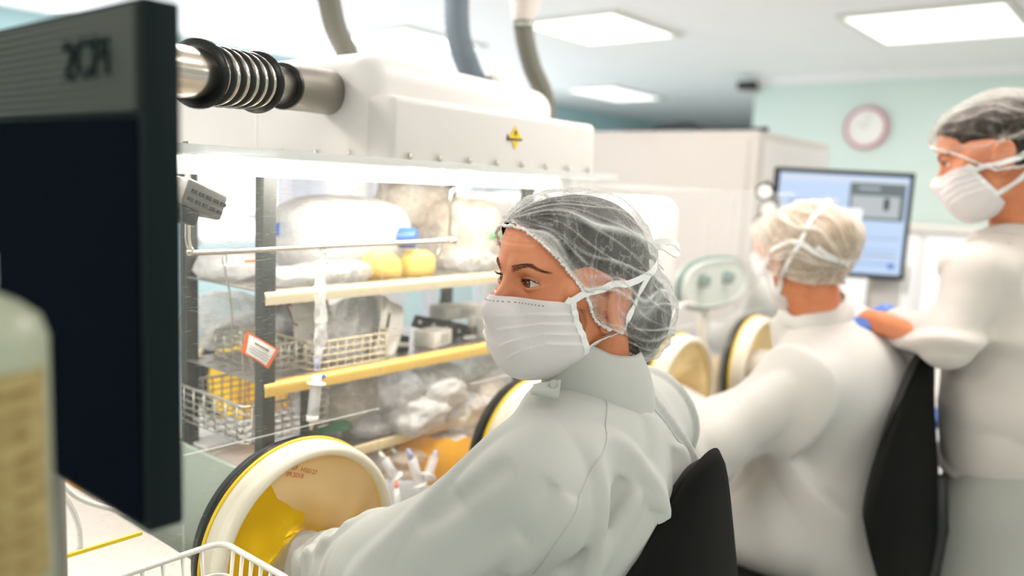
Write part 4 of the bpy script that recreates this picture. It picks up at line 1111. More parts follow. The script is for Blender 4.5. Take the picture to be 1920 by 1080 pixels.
V, F = shell(lambda P: skull_sdf(H2.loc(P), BUN2, -.001)+.0012*wob(P, 110, 3), lambda P: edge_poly([(y, z+.006) for y, z in HL2])(H2.loc(P)), c-.19, c+.19, .005); part('hair', np_mesh('hair', V, F), M_hairl, W2)
capf2 = lambda q: smin(skull_sdf(q, BUN2, .009), face_sdf(q, False)-.003, .01)
cap2 = cap_mesh('hair_cap', H2, capf2, HL2, 15, .0032, W2, M_gauzew, amp=2.2, fr=1.0)
mk2 = mask_mesh('face_mask', H2, W2, .004, False)
for path in ([(.060, .050, -.0215), (.082, .004, .000), (.070, -.07, .020), (.035, -.11, .000), (.0, -.13, -.012), (-.03, -.12, -.04)], [(.056, .018, -.087), (.080, -.03, -.05), (.060, -.085, .01), (.030, -.105, .06), (.0, -.10, .10), (-.02, -.075, .12)],
             [(-.060, .050, -.0215), (-.082, .004, .000), (-.070, -.07, .020), (-.035, -.11, .000), (.0, -.13, -.012), (.03, -.12, .01)], [(-.056, .018, -.087), (-.080, -.03, -.05), (-.060, -.085, .01), (-.030, -.105, .06), (.0, -.10, .10), (.03, -.075, .115)]):
    w_, nr = strap_on(H2, lambda q: np.minimum(face_sdf(q, False), capf2(q)), path, .002); bm = bmesh.new(); ribbon(bm, w_, nr, .011, .0012); part('strap', bm, M_tie, mk2, sh=60)
def w2_coat(P):
    d = coat_core(P, LS2, LE2, LW2, RS2, RE2, RW2, NB2+A3(0, 0, .02), HIP2, fat=.022)
    d = smin(d, rc(P, HIP2+A3(-.05, -.08, -.02), A3(-.84, 1.95, .66), .115, .085), .08); d = smin(d, rc(P, HIP2+A3(-.05, .08, -.02), A3(-.84, 2.14, .66), .115, .085), .08)
    S = P*A3(1.1, 1.5, .6); d += .006*wob(S, 17, 41)+.002*wob(P, 36, 42); d -= .030*ridge(wob(P*A3(1.3, 1.1, .55), 15, 45), .42)
    return smax(d, -ell(P, NB2+A3(-.01, 0, .05), (.064, .066, .06)), .01)
V, F = nets(w2_coat, (-1.08, 1.55, .48), (-.22, 2.45, 1.36), .009); coat2 = part('lab_coat', np_mesh('lab_coat', V, F), M_coat2, W2)
part('collar', collar(w2_coat, NB2, (.086, .084), .035, (-.3, 0), (PI+.3, .5), n=60), M_coat2, coat2)

# ------------------------------------------------------------------ third seated worker, almost hidden
H4 = Head(at(1466, 462, d=2.9), 2.9, -.15)
W4 = thing('person', 'worker almost hidden behind the farther seated one, pale cap and light blue neck', 'person', (-1.05, 2.92, 0))
NB4 = H4.p+A3(.04, .02, -.165); LS4, RS4 = A3(-1.06, 2.74, 1.20), A3(-1.02, 3.08, 1.20); LE4, RE4 = A3(-1.22, 2.80, 1.02), A3(-1.22, 3.12, 1.02); LW4, RW4 = A3(-1.36, 2.90, 1.0), A3(-1.36, 3.06, 1.0); HIP4 = A3(-1.00, 2.90, .88)
c = H4.p
V, F = nets(lambda P: smin(smin(face_sdf(H4.loc(P), False), rc(P, H4.wld((0, -.03, -.03)), NB4, .055, .06), .03), ell(P, NB4+A3(0, 0, -.05), (.09, .14, .055)), .03), c-A3(.17, .2, .27), c+A3(.2, .2, .15), .005); part('body', np_mesh('body', V, F), M_skin, W4)
HL4 = HL2
V, F = shell(lambda P: skull_sdf(H4.loc(P), None, -.001), lambda P: edge_poly([(y, z+.006) for y, z in HL4])(H4.loc(P)), c-.17, c+.17, .007); part('hair', np_mesh('hair', V, F), M_hairl, W4)
cap_mesh('hair_cap', H4, lambda q: skull_sdf(q, None, .010), HL4, 25, .005, W4, M_gauzew, amp=2.2, band=False); mask_mesh('face_mask', H4, W4, .006, False)
def w4_coat(P):
    d = coat_core(P, LS4, LE4, LW4, RS4, RE4, RW4, NB4+A3(0, 0, .02), HIP4, fat=.01)
    d = smin(d, rc(P, HIP4, HIP4+A3(0, 0, -.2), .14, .15), .08)
    d += .006*wob(P*A3(1.1, 1.5, .6), 17, 51); return smax(d, -ell(P, NB4+A3(-.01, 0, .05), (.064, .066, .06)), .01)
V, F = nets(w4_coat, (-1.5, 2.5, .48), (-.75, 3.3, 1.36), .012); c4 = part('lab_coat', np_mesh('lab_coat', V, F), M_coat, W4)
part('scrub_collar', collar(w4_coat, NB4, (.080, .080), .06, (-.25, 0), (PI+.3, .5), n=50), M_bluec, c4)
for wr, e_, ss in ((LW4, LE4, 1), (RW4, RE4, -1)):
    d_ = (wr-e_)/np.linalg.norm(wr-e_); V, F = hand_net(wr+d_*.01, d_, A3(0, 0, 1), ss, .5, .005); part('glove', np_mesh('glove', V, F), M_blueg, W4)

# ------------------------------------------------------------------ standing man
H3 = Head((-.338, 2.085, 1.668), 3.141+.12, -.34, .06, 1.04)
W3 = thing('person', 'standing worker in cream scrubs, mask and grey hair cap, reaching a blue-gloved hand', 'person', (-.22, 2.12, 0))
NB3 = A3(-.275, 2.17, 1.49); LS3, RS3 = A3(-.325, 1.99, 1.40), A3(-.22, 2.36, 1.40)
LE3, LW3 = A3(-.345, 1.93, 1.22), A3(-.50, 1.93, 1.285)
LE3 = A3(-.36, 1.91, 1.262); LW3 = at(1648, 602, d=1.88); RE3, RW3 = A3(-.22, 2.44, 1.14), A3(-.40, 2.42, 1.02); HIP3 = A3(-.20, 2.14, .92)
def w3_skin(P):
    d = face_sdf(H3.loc(P), True); d = smin(d, rc(P, H3.wld((0, -.03, -.03)), NB3, .060, .066), .03)
    d = smin(d, ell(P, NB3+A3(-.01, 0, -.085), (.06, .12, .05)), .03); a = smin(rc(P, LS3, LE3, .045, .038), rc(P, LE3, LW3+A3(-.02, 0, 0), .038, .026), .02); d = smin(d, a, .03)
    return smin(d, smin(rc(P, RS3, RE3, .045, .038), rc(P, RE3, RW3, .038, .026), .02), .03)
V, F = nets(w3_skin, (-.58, 1.80, .98), (-.10, 2.56, 1.86), .0042); body3 = part('body', np_mesh('body', V, F), M_skin, W3)
eyes(H3, W3, (0, 1, -.35))
HL3 = [(.13, .075), (.10, .040), (.06, .008), (.02, -.030), (0, -.046), (-.04, -.050), (-.09, -.055), (-.25, -.06)]
V, F = shell(lambda P: skull_sdf(H3.loc(P), None, -.002)*H3.k, lambda P: edge_poly([(.13, .105), (.10, .078), (.06, .045), (.03, -.0), (0, -.02), (-.04, -.05), (-.09, -.06), (-.25, -.07)])(H3.loc(P)), H3.p-.17, H3.p+.17, .005); part('hair', np_mesh('hair', V, F), M_hair, W3)
def capf3(q):
    a = q.copy(); a[:, 0] = np.abs(a[:, 0]); return smin(smin(skull_sdf(q, None, .010), face_sdf(q, False)-.003, .01), ell(a, (.078, -.014, -.016), (.012, .022, .032)), .02)
cap_mesh('hair_cap', H3, capf3, HL3, 35, .003, W3, M_gauzed, amp=1.8, fr=.7); mk3 = mask_mesh('face_mask', H3, W3, .003)
for path in ([(.060, .050, -.0215), (.074, .022, -.026), (.083, -.01, -.030), (.078, -.05, -.025), (.06, -.09, -.015), (.02, -.115, .0), (0, -.118, .0)], [(.056, .020, -.085), (.062, .0, -.086), (.066, -.03, -.075), (.066, -.055, -.060), (.05, -.085, -.05), (.02, -.10, -.04), (0, -.105, -.04)]):
    for sg in (1, -1):
        w_, nr = strap_on(H3, lambda q: np.minimum(face_sdf(q, False), capf3(q)), [(x*sg, y, z) for x, y, z in path], .002); bm = bmesh.new(); ribbon(bm, w_, nr, .011, .001); part('strap', bm, M_tie, mk3, sh=60)
def w3_top(P):
    M = frame(2.85, 0, 0)
    d = ell(P, A3(-.265, 2.17, 1.30), (.205, .135, .175), M); d = smin(d, ell(P, A3(-.25, 2.15, 1.08), (.19, .145, .24), M), .08)
    d = smin(d, rc(P, LS3, NB3+A3(0, 0, -.05), .062, .062), .06); d = smin(d, rc(P, RS3, NB3+A3(0, 0, -.05), .062, .062), .06)
    d = smin(d, smin(rc(P, LS3, LE3+A3(.01, 0, 0), .064, .050), rc(P, LE3, at(1688, 610, d=1.85), .050, .040), .04), .03)
    d = smin(d, smin(rc(P, RS3, RE3, .072, .062), rc(P, RE3, RW3, .062, .05), .05), .03)
    S = P*A3(.7, .7, 1.9); d += .005*wob(S, 18, 61)+.002*wob(P, 40, 62); d -= .015*ridge(wob(P*A3(.8, .8, 1.7), 16, 69), .42)
    d = smax(d, .935-P[:, 2]+.05*(P[:, 0]+.25)*0, .006)
    return smax(d, -ell(P, NB3+A3(-.015, -.005, .055), (.068, .072, .065)), .01)
V, F = nets(w3_top, (-.60, 1.74, .86), (.10, 2.62, 1.60), .0085); top3 = part('scrub_top', np_mesh('scrub_top', V, F), M_scrub, W3)
part('collar', collar(w3_top, NB3+A3(-.015, -.005, 0), (.098, .098), .030, (-.35, 0), (PI+.45, .7), n=60, lean=-.2), M_scrub, top3)
for k in range(2):
    p = at(1893+8*k, 455+14*k, d=1.74); bm = bmesh.new(); bmesh.ops.create_icosphere(bm, subdivisions=2, radius=.0035, matrix=Matrix.Translation(Vector(p))); part('snap', bm, M_steel, top3)
def w3_leg(P):
    d = ell(P, A3(-.24, 2.15, .92), (.165, .13, .14), frame(2.85, 0, 0))
    d = smin(d, rc(P, A3(-.27, 2.07, .85), A3(-.27, 2.05, .07), .105, .075), .04); d = smin(d, rc(P, A3(-.22, 2.25, .85), A3(-.20, 2.27, .07), .105, .075), .04)
    return smax(d+.006*wob(P*A3(1.5, 1.5, .5), 22, 71), .03-P[:, 2], .01)
V, F = nets(w3_leg, (-.50, 1.85, 0), (.02, 2.48, 1.02), .011); part('trousers', np_mesh('trousers', V, F), M_pants, W3)
for y, x in ((2.05, -.30), (2.27, -.23)): part('shoe', B((x-.15, y-.045, 0), (x+.12, y+.045, .075), .03, 4), M_hood, W3)
d_ = (LW3-LE3)/np.linalg.norm(LW3-LE3)
V, F = hand_net(LW3+A3(-.012, .0, .0), -cR*.85-cU*.45+cF*.25, A3(.1, -.25, 1), 1, .45, .0035); part('glove', np_mesh('glove', V, F), M_blueg, W3)
d_ = (RW3-RE3)/np.linalg.norm(RW3-RE3); V, F = hand_net(RW3+d_*.01, d_, A3(0, 0, 1), -1, .5, .004); part('glove', np_mesh('glove', V, F), M_blueg, W3)
for Wx, kx in ((W1, ((-.90, .86), (-.90, 1.06))), (W2, ((-.84, 1.95), (-.84, 2.14))), (W4, ((-1.04, 2.82), (-1.04, 3.00)))):
    for (x, y) in kx:
        lo_ = 0 if Wx is W4 else .105; f_ = lambda P: smin(rc(P, A3(x+.03, y, .62 if lo_ else .80), A3(x+.02, y, lo_+.10), .085, .06), rc(P, A3(x+.02, y, lo_+.1), A3(x+.02, y, lo_+.09), .06, .06), .02)
        V, F = nets(f_, (x-.12, y-.13, lo_-.01), (x+.16, y+.13, .95), .014); part('trouser_leg', np_mesh('trouser_leg', V, F), M_pants, Wx)
        part('shoe', B((x-.12, y-.045, lo_), (x+.12, y+.045, lo_+.065), .03, 4), M_hood, Wx)
# ------------------------------------------------------------------ chairs
def chair(label, x, y, yaw, ztop, base=True):
    t = thing('lab_chair', label, 'chair', (x-.22*math.cos(yaw)*0, y, 0), 'black lab chairs')
    cy, sy = math.cos(yaw), math.sin(yaw)
    def Wd(a, b, c): return (x+a*cy-b*sy, y+a*sy+b*cy, c)      # a = backwards, b = sideways
    Hh = .58
    def back(u, v, th):
        s = 2*u-1; z = v*Hh; hw = .215*(1-.62*max(0, (v-.30)/.70)**2.4)*(.80+.20*min(1, v/.18))
        zz = v; b = s*hw; cur = .90*b*b/ .25*.30; a = -cur*1.2+.045*math.sin(v*PI)*-1*.0+.05*(v-.5)*1.0+.03*math.cos(v*PI)
        return b, a, z
    def surf(off, m, nm, sc=1.):
        n1, n2 = 30, 34; V = []; F = []
        for j in range(n2):
            for i in range(n1):
                ang = None; u = i/(n1-1); v = j/(n2-1); b, a, z = back(u, v, 0); V.append((b, a, z))
        return V
    def pad(nm, o0, o1, m, sc, root):
        n1, n2 = 36, 36; V = []; F = []; pr = []
        for layer in (0, 1):
            for j in range(n2):
                for i in range(n1):
                    # square to disc mapping keeps the outline rounded
                    su, sv = 2*i/(n1-1)-1, 2*j/(n2-1)-1; q = su*math.sqrt(1-sv*sv/2); r = sv*math.sqrt(1-su*su/2); q = math.copysign(abs(q)**.9, q); r = r if r > 0 else math.copysign(abs(sv), sv)*.5+r*.5
                    v = .5+.5*r*sc; hw = .245*sc*(1-.55*max(0, v-.40)/.60); b = q*hw*1.0; ed = max(0, 1-(q*q+r*r))**.42
                    a = -(b*b)*1.5+.07*(v-.5)+.05*math.cos(v*PI)
                    th = o0+(o1-o0)*ed*.5 if layer else o0-(o1-o0)*ed*.5*0
                    a2 = a+(o0 if not layer else o0+(o1-o0)*ed); V.append(Wd(a2, b, ztop-Hh+v*Hh))
        m_ = n1*n2
        for l in (0, 1):
            for j in range(n2-1):
                for i in range(n1-1):
                    k = l*m_+j*n1+i; f = (k, k+1, k+n1+1, k+n1); F.append(f if l else f[::-1])
        ring = [i for i in range(n1)]+[j*n1+n1-1 for j in range(1, n2)]+[(n2-1)*n1+i for i in range(n1-2, -1, -1)]+[j*n1 for j in range(n2-2, 0, -1)]
        for k in range(len(ring)):
            a_, b_ = ring[k], ring[(k+1) % len(ring)]; F.append((a_, b_, b_+m_, a_+m_))
        return part(nm, np_mesh(nm, np.array(V), np.array(F)), m, root)
    pad('backrest_shell', .0, .028, M_black2, 1.0, t)
    pad('backrest_pad', -.004, -.050, M_chair, .97, t)
    bm = bmesh.new(); tube(bm, [Wd(.03, 0, ztop-.30), Wd(.045, 0, ztop-.42), Wd(.03, 0, .60), Wd(-.05, 0, .555), Wd(-.2, 0, .55)], .018, 12); part('back_bracket', bm, M_black, t)
    bm = bmesh.new(); box(bm, (-.24, -.23, -.035), (.24, .23, .035), .03, 4); bmesh.ops.transform(bm, matrix=Matrix.Translation(Wd(-.26, 0, .60)) @ Matrix.Rotation(yaw, 4, 'Z'), verts=bm.verts); part('seat', bm, M_chair, t)
    c = Wd(-.26, 0, 0); part('gas_lift', T([(c[0], c[1], .10), (c[0], c[1], .57)], .028, 16), M_chrome, t)
    bm = bmesh.new(); tube(bm, [(c[0]+.2*math.cos(k*PI/12), c[1]+.2*math.sin(k*PI/12), .28) for k in range(24)], .011, 8, closed=True)
    for k in range(3): tube(bm, [(c[0], c[1], .28), (c[0]+.2*math.cos(k*2.1), c[1]+.2*math.sin(k*2.1), .28)], .008, 8)
    part('foot_ring', bm, M_chrome, t)
    for k in range(5):
        a = k*2*PI/5+.3; e = (c[0]+.27*math.cos(a), c[1]+.27*math.sin(a))
        l = part('leg', T([(c[0], c[1], .11), (e[0], e[1], .07)], [.024, .015], 10), M_black, t)
        bm = bmesh.new(); bmesh.ops.create_uvsphere(bm, u_segments=14, v_segments=10, radius=.028, matrix=Matrix.Translation((e[0], e[1], .028))); part('castor', bm, M_rubber, l)
    return t
M_black2 = mat('chair_shell', (.007, .007, .006), .55, Specular_IOR_Level=.06); bump(M_black2, noise(M_black2, 700, 2), .3, .001)
chair('black chair of the nearest worker, backrest in sharp focus', -.435, .985, .02, 1.212)
chair('black chair of the farther worker, blurred, beside the standing man', -.385, 1.97, .10, 1.245)

# ------------------------------------------------------------------ dark monitor at the left edge
MN = thing('monitor', 'dark monitor filling the left edge, ribbed grey top band with raised lettering', 'monitor', (-.80, .28, 1.2))
mc = at(270, 997, y=.27); x1 = float(mc[0])+.007; zb = float(mc[2]); zt = float(at(104, 28, y=.27)[2])-.02; x0 = x1-.52
part('case', B((x0, .27, zb), (x1, .298, zt+.02), .003, 2), M_monb, MN, sh=30)
zr = float(at(262, 208, y=.27)[2])
part('top_band', B((x0+.004, .2665, zr), (x1-.004, .2705, zt+.015), .0015, 2), M_rib, MN, False)
sc_ = part('screen', B((x0+.008, .267, zb+.006), (x1-.006, .2705, zr-.004), .001, 1), M_blackg, MN, False)
lc = at(160, 112, y=.2655)
text_mesh('2CPi', .040, Matrix.Translation((lc[0], .2655, lc[2])) @ Matrix.Rotation(PI/2, 4, 'X'), M_monb, 'lettering', MN, .0012)
part('wall_mount', B((x1-.30, .298, 1.36), (x1-.20, .335, 1.46), .004), M_black, MN)
part('arm', T([(x1-.25, .325, 1.41), (x1-.28, .333, 1.40), (x1-.30, .335, 1.40)], .014, 12), M_black, MN)
SP = thing('support_pole', 'grey-green upright post below the dark monitor', 'post', (x1-.31, .33, 0))
pp = at(100, 960, y=.33); px_ = float(pp[0])
part('post', T([(px_, .33, .02), (px_, .33, 1.50)], .012, 20), M_hose, SP); part('base_plate', B((px_-.15, .19, 0), (px_+.15, .47, .02), .006), M_black, SP)
bm = bmesh.new(); tube(bm, [(px_, .33, 1.40), (x1-.30, .335, 1.40)], .011, 10); part('cross_arm', bm, M_black, SP)

# ------------------------------------------------------------------ bottle at the very left
bc = at(-62, 780, d=.46); br = .042
SB = thing('spray_bottle', 'blurred greenish bottle with an ochre label at the lower left corner', 'bottle', (bc[0], bc[1], 1.2))
ztb = float(at(-40, 566, d=.46)[2])
bm = bmesh.new(); R_ = Matrix.Translation((bc[0], bc[1], 0)) @ Matrix.Rotation(-PI/2, 4, 'Y')
zb_ = ztb-.20
lathe(bm, [(0, zb_), (br-.004, zb_), (br, zb_+.006), (br, ztb-.020), (br-.004, ztb-.008), (br-.014, ztb), (.016, ztb+.006), (.014, ztb+.012), (0, ztb+.012)], 64, R_); part('body', bm, M_bottle, SB, sh=50)
bm = bmesh.new(); lathe(bm, [(0, ztb+.010), (.016, ztb+.010), (.016, ztb+.028), (.008, ztb+.032), (.006, ztb+.05), (0, ztb+.05)], 32, R_); cp = part('cap', bm, M_paper, SB, sh=40)
V = []; F = []; n = 40
for k in range(n):
    a = -2.3+3.1*k/(n-1)
    for z_ in (ztb-.158, ztb-.034): V.append((bc[0]+(br+.0004)*math.cos(a), bc[1]+(br+.0004)*math.sin(a), z_))
F = [(2*k, 2*k+2, 2*k+3, 2*k+1) for k in range(n-1)]; lb = part('label', np_mesh('l', np.array(V), np.array(F)), M_label, SB)
M_ltxt = mat('label_print', (.22, .12, .03), .7)
bm = bmesh.new()
for i in range(9):
    z_ = ztb-.045-i*.0125
    for a0 in (-.75, -.2, .25): 
        vs = [(bc[0]+(br+.0008)*math.cos(a0+j*.06), bc[1]+(br+.0008)*math.sin(a0+j*.06), z_) for j in range(6-(i*7) % 3)]
        tube(bm, vs, .0011, 5)
part('print_lines', bm, M_ltxt, lb)
CT = thing('steel_trolley', 'low steel trolley carrying the wire basket, just below the picture', 'trolley', (-.72, .36, 0))
part('top_shelf', B((-.955, .12, .925), (-.50, .585, .940), .004), M_steel, CT, sh=30); part('lower_shelf', B((-.955, .12, .30), (-.50, .585, .315), .004), M_steel, CT, sh=30)
for x in (-.945, -.515):
    for y in (.13, .57): part('leg', T([(x, y, .0), (x, y, .932)], .009, 12), M_steel, CT)
BS = thing('bottle_shelf', 'small steel bracket shelf under the blurred bottle', 'shelf', (bc[0], bc[1], zb_))
part('plate', B((bc[0]-.06, bc[1]-.06, zb_-.008), (bc[0]+.06, bc[1]+.06, zb_), .002), M_steel, BS, sh=30)
part('upright', T([(bc[0]-.03, bc[1]-.03, 0.02), (bc[0]-.03, bc[1]-.03, zb_-.004)], .012, 14), M_steel, BS); part('foot', B((bc[0]-.15, bc[1]-.15, 0), (bc[0]+.10, bc[1]+.10, .02), .005), M_steel, BS)

# ------------------------------------------------------------------ white wire basket in front of the nearest port
def wire_basket(name, label, lo, hi, m, wr=.0026, nb=(9, 6), flare=.0, group=None, rows=3):
    t = thing(name, label, 'basket', ((lo[0]+hi[0])/2, (lo[1]+hi[1])/2, lo[2]), group)
    def rim(z, e=0, r=.02):
        P = []
        for cx, cy, a0 in ((hi[0]+e-r, hi[1]+e-r, 0), (lo[0]-e+r, hi[1]+e-r, PI/2), (lo[0]-e+r, lo[1]-e+r, PI), (hi[0]+e-r, lo[1]-e+r, 1.5*PI)):
            for k in range(6): a = a0+PI/2*k/5; P.append((cx+r*math.cos(a), cy+r*math.sin(a), z))
        return P
    rr = min(.02, (hi[0]-lo[0])*.2)
    part('rim', T(rim(hi[2], flare, rr), wr*1.45, 10, closed=True), m, t)
    for k in range(1, rows+1): z = hi[2]-(hi[2]-lo[2])*k/rows; part('wire_hoop', T(rim(z, flare*(1-k/rows), rr), wr*.8, 8, closed=True), m, t)
    for i in range(nb[0]):
        y = lo[1]+(hi[1]-lo[1])*(i+.7)/(nb[0]+.4)
        part('wire', T(spline([(hi[0]+flare, y, hi[2]), (hi[0], y, lo[2]), (lo[0], y, lo[2]), (lo[0]-flare, y, hi[2])], 1), wr, 8), m, t)
    for i in range(nb[1]):
        x = lo[0]+(hi[0]-lo[0])*(i+.7)/(nb[1]+.4)
        part('wire', T(spline([(x, hi[1]+flare, hi[2]), (x, hi[1], lo[2]), (x, lo[1], lo[2]), (x, lo[1]-flare, hi[2])], 1), wr, 8), m, t)
    return t
wire_basket('wire_basket', 'white wire basket at the bottom edge in front of the nearest glove port', (-.925, .22, .945), (-.79, .545, 1.062), M_whites, .0027, (12, 6), .012)

# ------------------------------------------------------------------ far monitor on its post
def far_monitor():
    tl, tr, br_ = [np.array(at(*p, d=d)) for p, d in (((1455, 312), 2.98), ((1718, 325), 2.92), ((1695, 530), 2.9))]
    bl = tl+(br_-tr); ex = (tr-tl); wdt = np.linalg.norm(ex); ex /= wdt; ez = np.array([0, 0, 1.]); ez = ez-ex*(ex @ ez); ez /= np.linalg.norm(ez); hgt = abs((br_-tr) @ ez); ey = np.cross(ez, ex)
    t = thing('monitor', 'wall-side monitor showing pale blue windows, above the farther worker', 'monitor', tuple(bl))
    M = Matrix((Vector(ex), Vector(ey), Vector(ez))).transposed().to_4x4(); M.translation = Vector(tl-ez*hgt)    # x right, y away, z up
    def bx(lo, hi, m, nm, root=t, bev=0, lab=None):
        bm = bmesh.new(); box(bm, lo, hi, bev); bmesh.ops.transform(bm, matrix=M, verts=bm.verts); return part(nm, bm, m, root, False, label=lab)
    b = .018; bx((0, 0, 0), (wdt, .035, hgt), M_black, 'bezel', bev=.004)
    def em(name, c, s=1.): 
        m = mat(name, tuple(v*.08 for v in c), .3); bsdf(m).inputs['Emission Color'].default_value = (*c, 1); bsdf(m).inputs['Emission Strength'].default_value = s; return m
    s = bx((b, -.002, b), (wdt-b, .0, hgt-b), em('screen_blue', (.46, .58, .78), .95), 'screen')
    def r(u0, v0, u1, v1, c, nm, k=1, st=.7):
        W_, H_ = wdt-2*b, hgt-2*b; bx((b+u0*W_, -.002-.0006*k, b+v0*H_), (b+u1*W_, -.002-.0006*k+.0004, b+v1*H_), em('pixels', c, st*1.1), nm, s)
    r(.55, .55, .98, .93, (.16, .19, .20), 'dark_window'); r(.57, .58, .94, .80, (.50, .54, .56), 'window_image', 2); r(.82, .66, .86, .78, (.03, .04, .04), 'dark_figure', 3); r(.62, .86, .78, .89, (.45, .5, .52), 'title_text', 2)
    r(.30, .34, .66, .66, (.86, .90, .98), 'white_window', 3, .95); r(.03, .70, .28, .73, (.30, .45, .75), 'text_line'); r(.03, .62, .30, .66, (.62, .66, .50), 'text_line'); r(.35, .69, .47, .76, (.75, .80, .86), 'button', 1); r(.33, .715, .37, .735, (.7, .68, .35), 'icon', 2)
    r(.72, .36, .97, .385, (.42, .55, .80), 'text_line'); r(.55, .24, .95, .255, (.35, .50, .78), 'text_line'); r(.66, .18, .95, .20, (.40, .44, .50), 'text_line'); r(.60, .10, .95, .115, (.25, .42, .75), 'text_line'); r(.90, .06, .95, .12, (.12, .25, .6), 'icon', 2); r(.02, .93, .98, .97, (.70, .76, .86), 'menu_bar')
    for i in range(4): r(.05, .40-.08*i, .26, .42-.08*i, (.50, .60, .80), 'text_line')
    # post
    p0 = np.array(at(1640, 600, d=3.1)); p1 = np.array(at(1716, 600, d=3.1)); wd = np.linalg.norm(p1-p0)*.75; bm = bmesh.new(); cx = tl+ex*(wdt*.90)+ey*.07; zt_ = float(at(1700, 440, d=3.0)[2])
    bm = bmesh.new(); box(bm, (-.055, -.025, 0), (.055, .025, zt_), .004); bmesh.ops.transform(bm, matrix=Matrix.Translation((cx[0], cx[1], 0)) @ Matrix.Rotation(math.atan2(ex[1], ex[0]), 4, 'Z'), verts=bm.verts); part('post', bm, M_tan, t, False)
    bm = bmesh.new(); box(bm, (-.03, -.06, -.03), (.03, .0, .03), .004); bmesh.ops.transform(bm, matrix=Matrix.Translation((cx[0], cx[1], zt_-.1)) @ Matrix.Rotation(math.atan2(ex[1], ex[0]), 4, 'Z'), verts=bm.verts); part('mount', bm, M_black, t, False)
    # scanner-like instrument with round lenses at its left edge
    sp = tl-ex*.035-ez*.13
    t2 = thing('joystick_lamp', 'black clamp lamp with two bright round heads at the left edge of the far monitor', 'lamp', tuple(sp))
    for dz, dx, rr, m in ((.035, .0, .026, M_paper), (-.03, .02, .030, M_cream)):
        q = sp+ez*dz+ex*dx-ey*.02; Mx = Matrix.Translation(Vector(q)) @ Matrix.Rotation(math.atan2(-q[1], -q[0]), 4, 'Z')
        bm = bmesh.new(); lathe(bm, [(0, .012), (rr*.9, .010), (rr, 0), (rr*.8, -.03), (0, -.035)], 24, Mx); hd = part('head', bm, m, t2, sh=50)
        bm = bmesh.new(); tube(bm, [Vector(q)+Mx.to_3x3() @ Vector((.002, (rr+.002)*math.cos(k*PI/10), (rr+.002)*math.sin(k*PI/10))) for k in range(20)], .006, 8, closed=True); part('head_ring', bm, M_rubber, hd)
    bm = bmesh.new(); tube(bm, [sp+ez*.07, sp+ez*.03+ex*.02, sp-ez*.02+ex*.015, sp-ez*.09], [.018, .02, .022, .014], 12); tube(bm, [sp+ex*.01, sp+ex*.06], .013, 10); tube(bm, [sp-ez*.06-ex*.02, sp-ez*.09+ex*.02], .017, 10); part('clamp', bm, M_rubber, t2)
far_monitor()

# ------------------------------------------------------------------ white frame trolley and blue packs between farther chair and man
a = np.array(at(1650, 632, d=2.75)); b = np.array(at(1768, 648, d=2.75)); TR_ = thing('frame_trolley', 'white tubular trolley between the far chair and the standing man', 'trolley', (a[0], a[1], 0))
ex = (b-a); ex[2] = 0; wl_ = np.linalg.norm(ex); ex /= wl_; ey = np.array([-ex[1], ex[0], 0]); zt_ = float(a[2]); D = .42
def TP(u, v, z_): return (a[0]+ex[0]*u*wl_+ey[0]*v*D, a[1]+ex[1]*u*wl_+ey[1]*v*D, z_)
for u in (0, 1):
    for v in (0, 1): part('upright', T([TP(u, v, 0), TP(u, v, zt_)], .011, 12), M_whites, TR_)
for v in (0, 1): part('top_rail', T([TP(0, v, zt_), TP(1, v, zt_)], .011, 12), M_whites, TR_)
for u in (0, 1): part('side_rail', T([TP(u, 0, zt_), TP(u, 1, zt_)], .011, 12), M_whites, TR_)
part('inner_upright', T([TP(.28, 0, 0), TP(.28, 0, zt_)], .008, 12), M_whites, TR_)
for z_ in (.25, .62, .88):
    bm = bmesh.new(); v = [bm.verts.new(TP(*q, z_)) for q in ((0, 0), (1, 0), (1, 1), (0, 1))]; f = bm.faces.new(v); bmesh.ops.solidify(bm, geom=[f], thickness=.008); part('shelf', bm, M_whites, TR_, False)
def pack(label, u0, u1, v0, v1, z0, z1, m):
    t = thing('blue_pack', label, 'pack', TP(u0, v0, z0), 'blue wrapped packs'); bm = bmesh.new(); lo, hi = (0, 0, 0), ((u1-u0)*wl_, (v1-v0)*D, z1-z0)
    box(bm, lo, hi, .012, 3); bmesh.ops.transform(bm, matrix=Matrix.Translation(TP(u0, v0, z0)) @ Matrix.Rotation(math.atan2(ex[1], ex[0]), 4, 'Z'), verts=bm.verts); part('wrap', bm, m, t)
    bm = bmesh.new(); box(bm, ((hi[0])*.35, -.001, 0), (hi[0]*.5, .001, hi[2])); bmesh.ops.transform(bm, matrix=Matrix.Translation(TP(u0, v0, z0)) @ Matrix.Rotation(math.atan2(ex[1], ex[0]), 4, 'Z'), verts=bm.verts); part('tape', bm, M_paper, t, False)
pack('light blue pack on the top shelf of the white trolley', .42, .95, .12, .8, .884, 1.09, M_bluec); pack('deeper blue pack on the middle shelf of the white trolley', .45, .97, .1, .8, .624, .80, M_blueg)
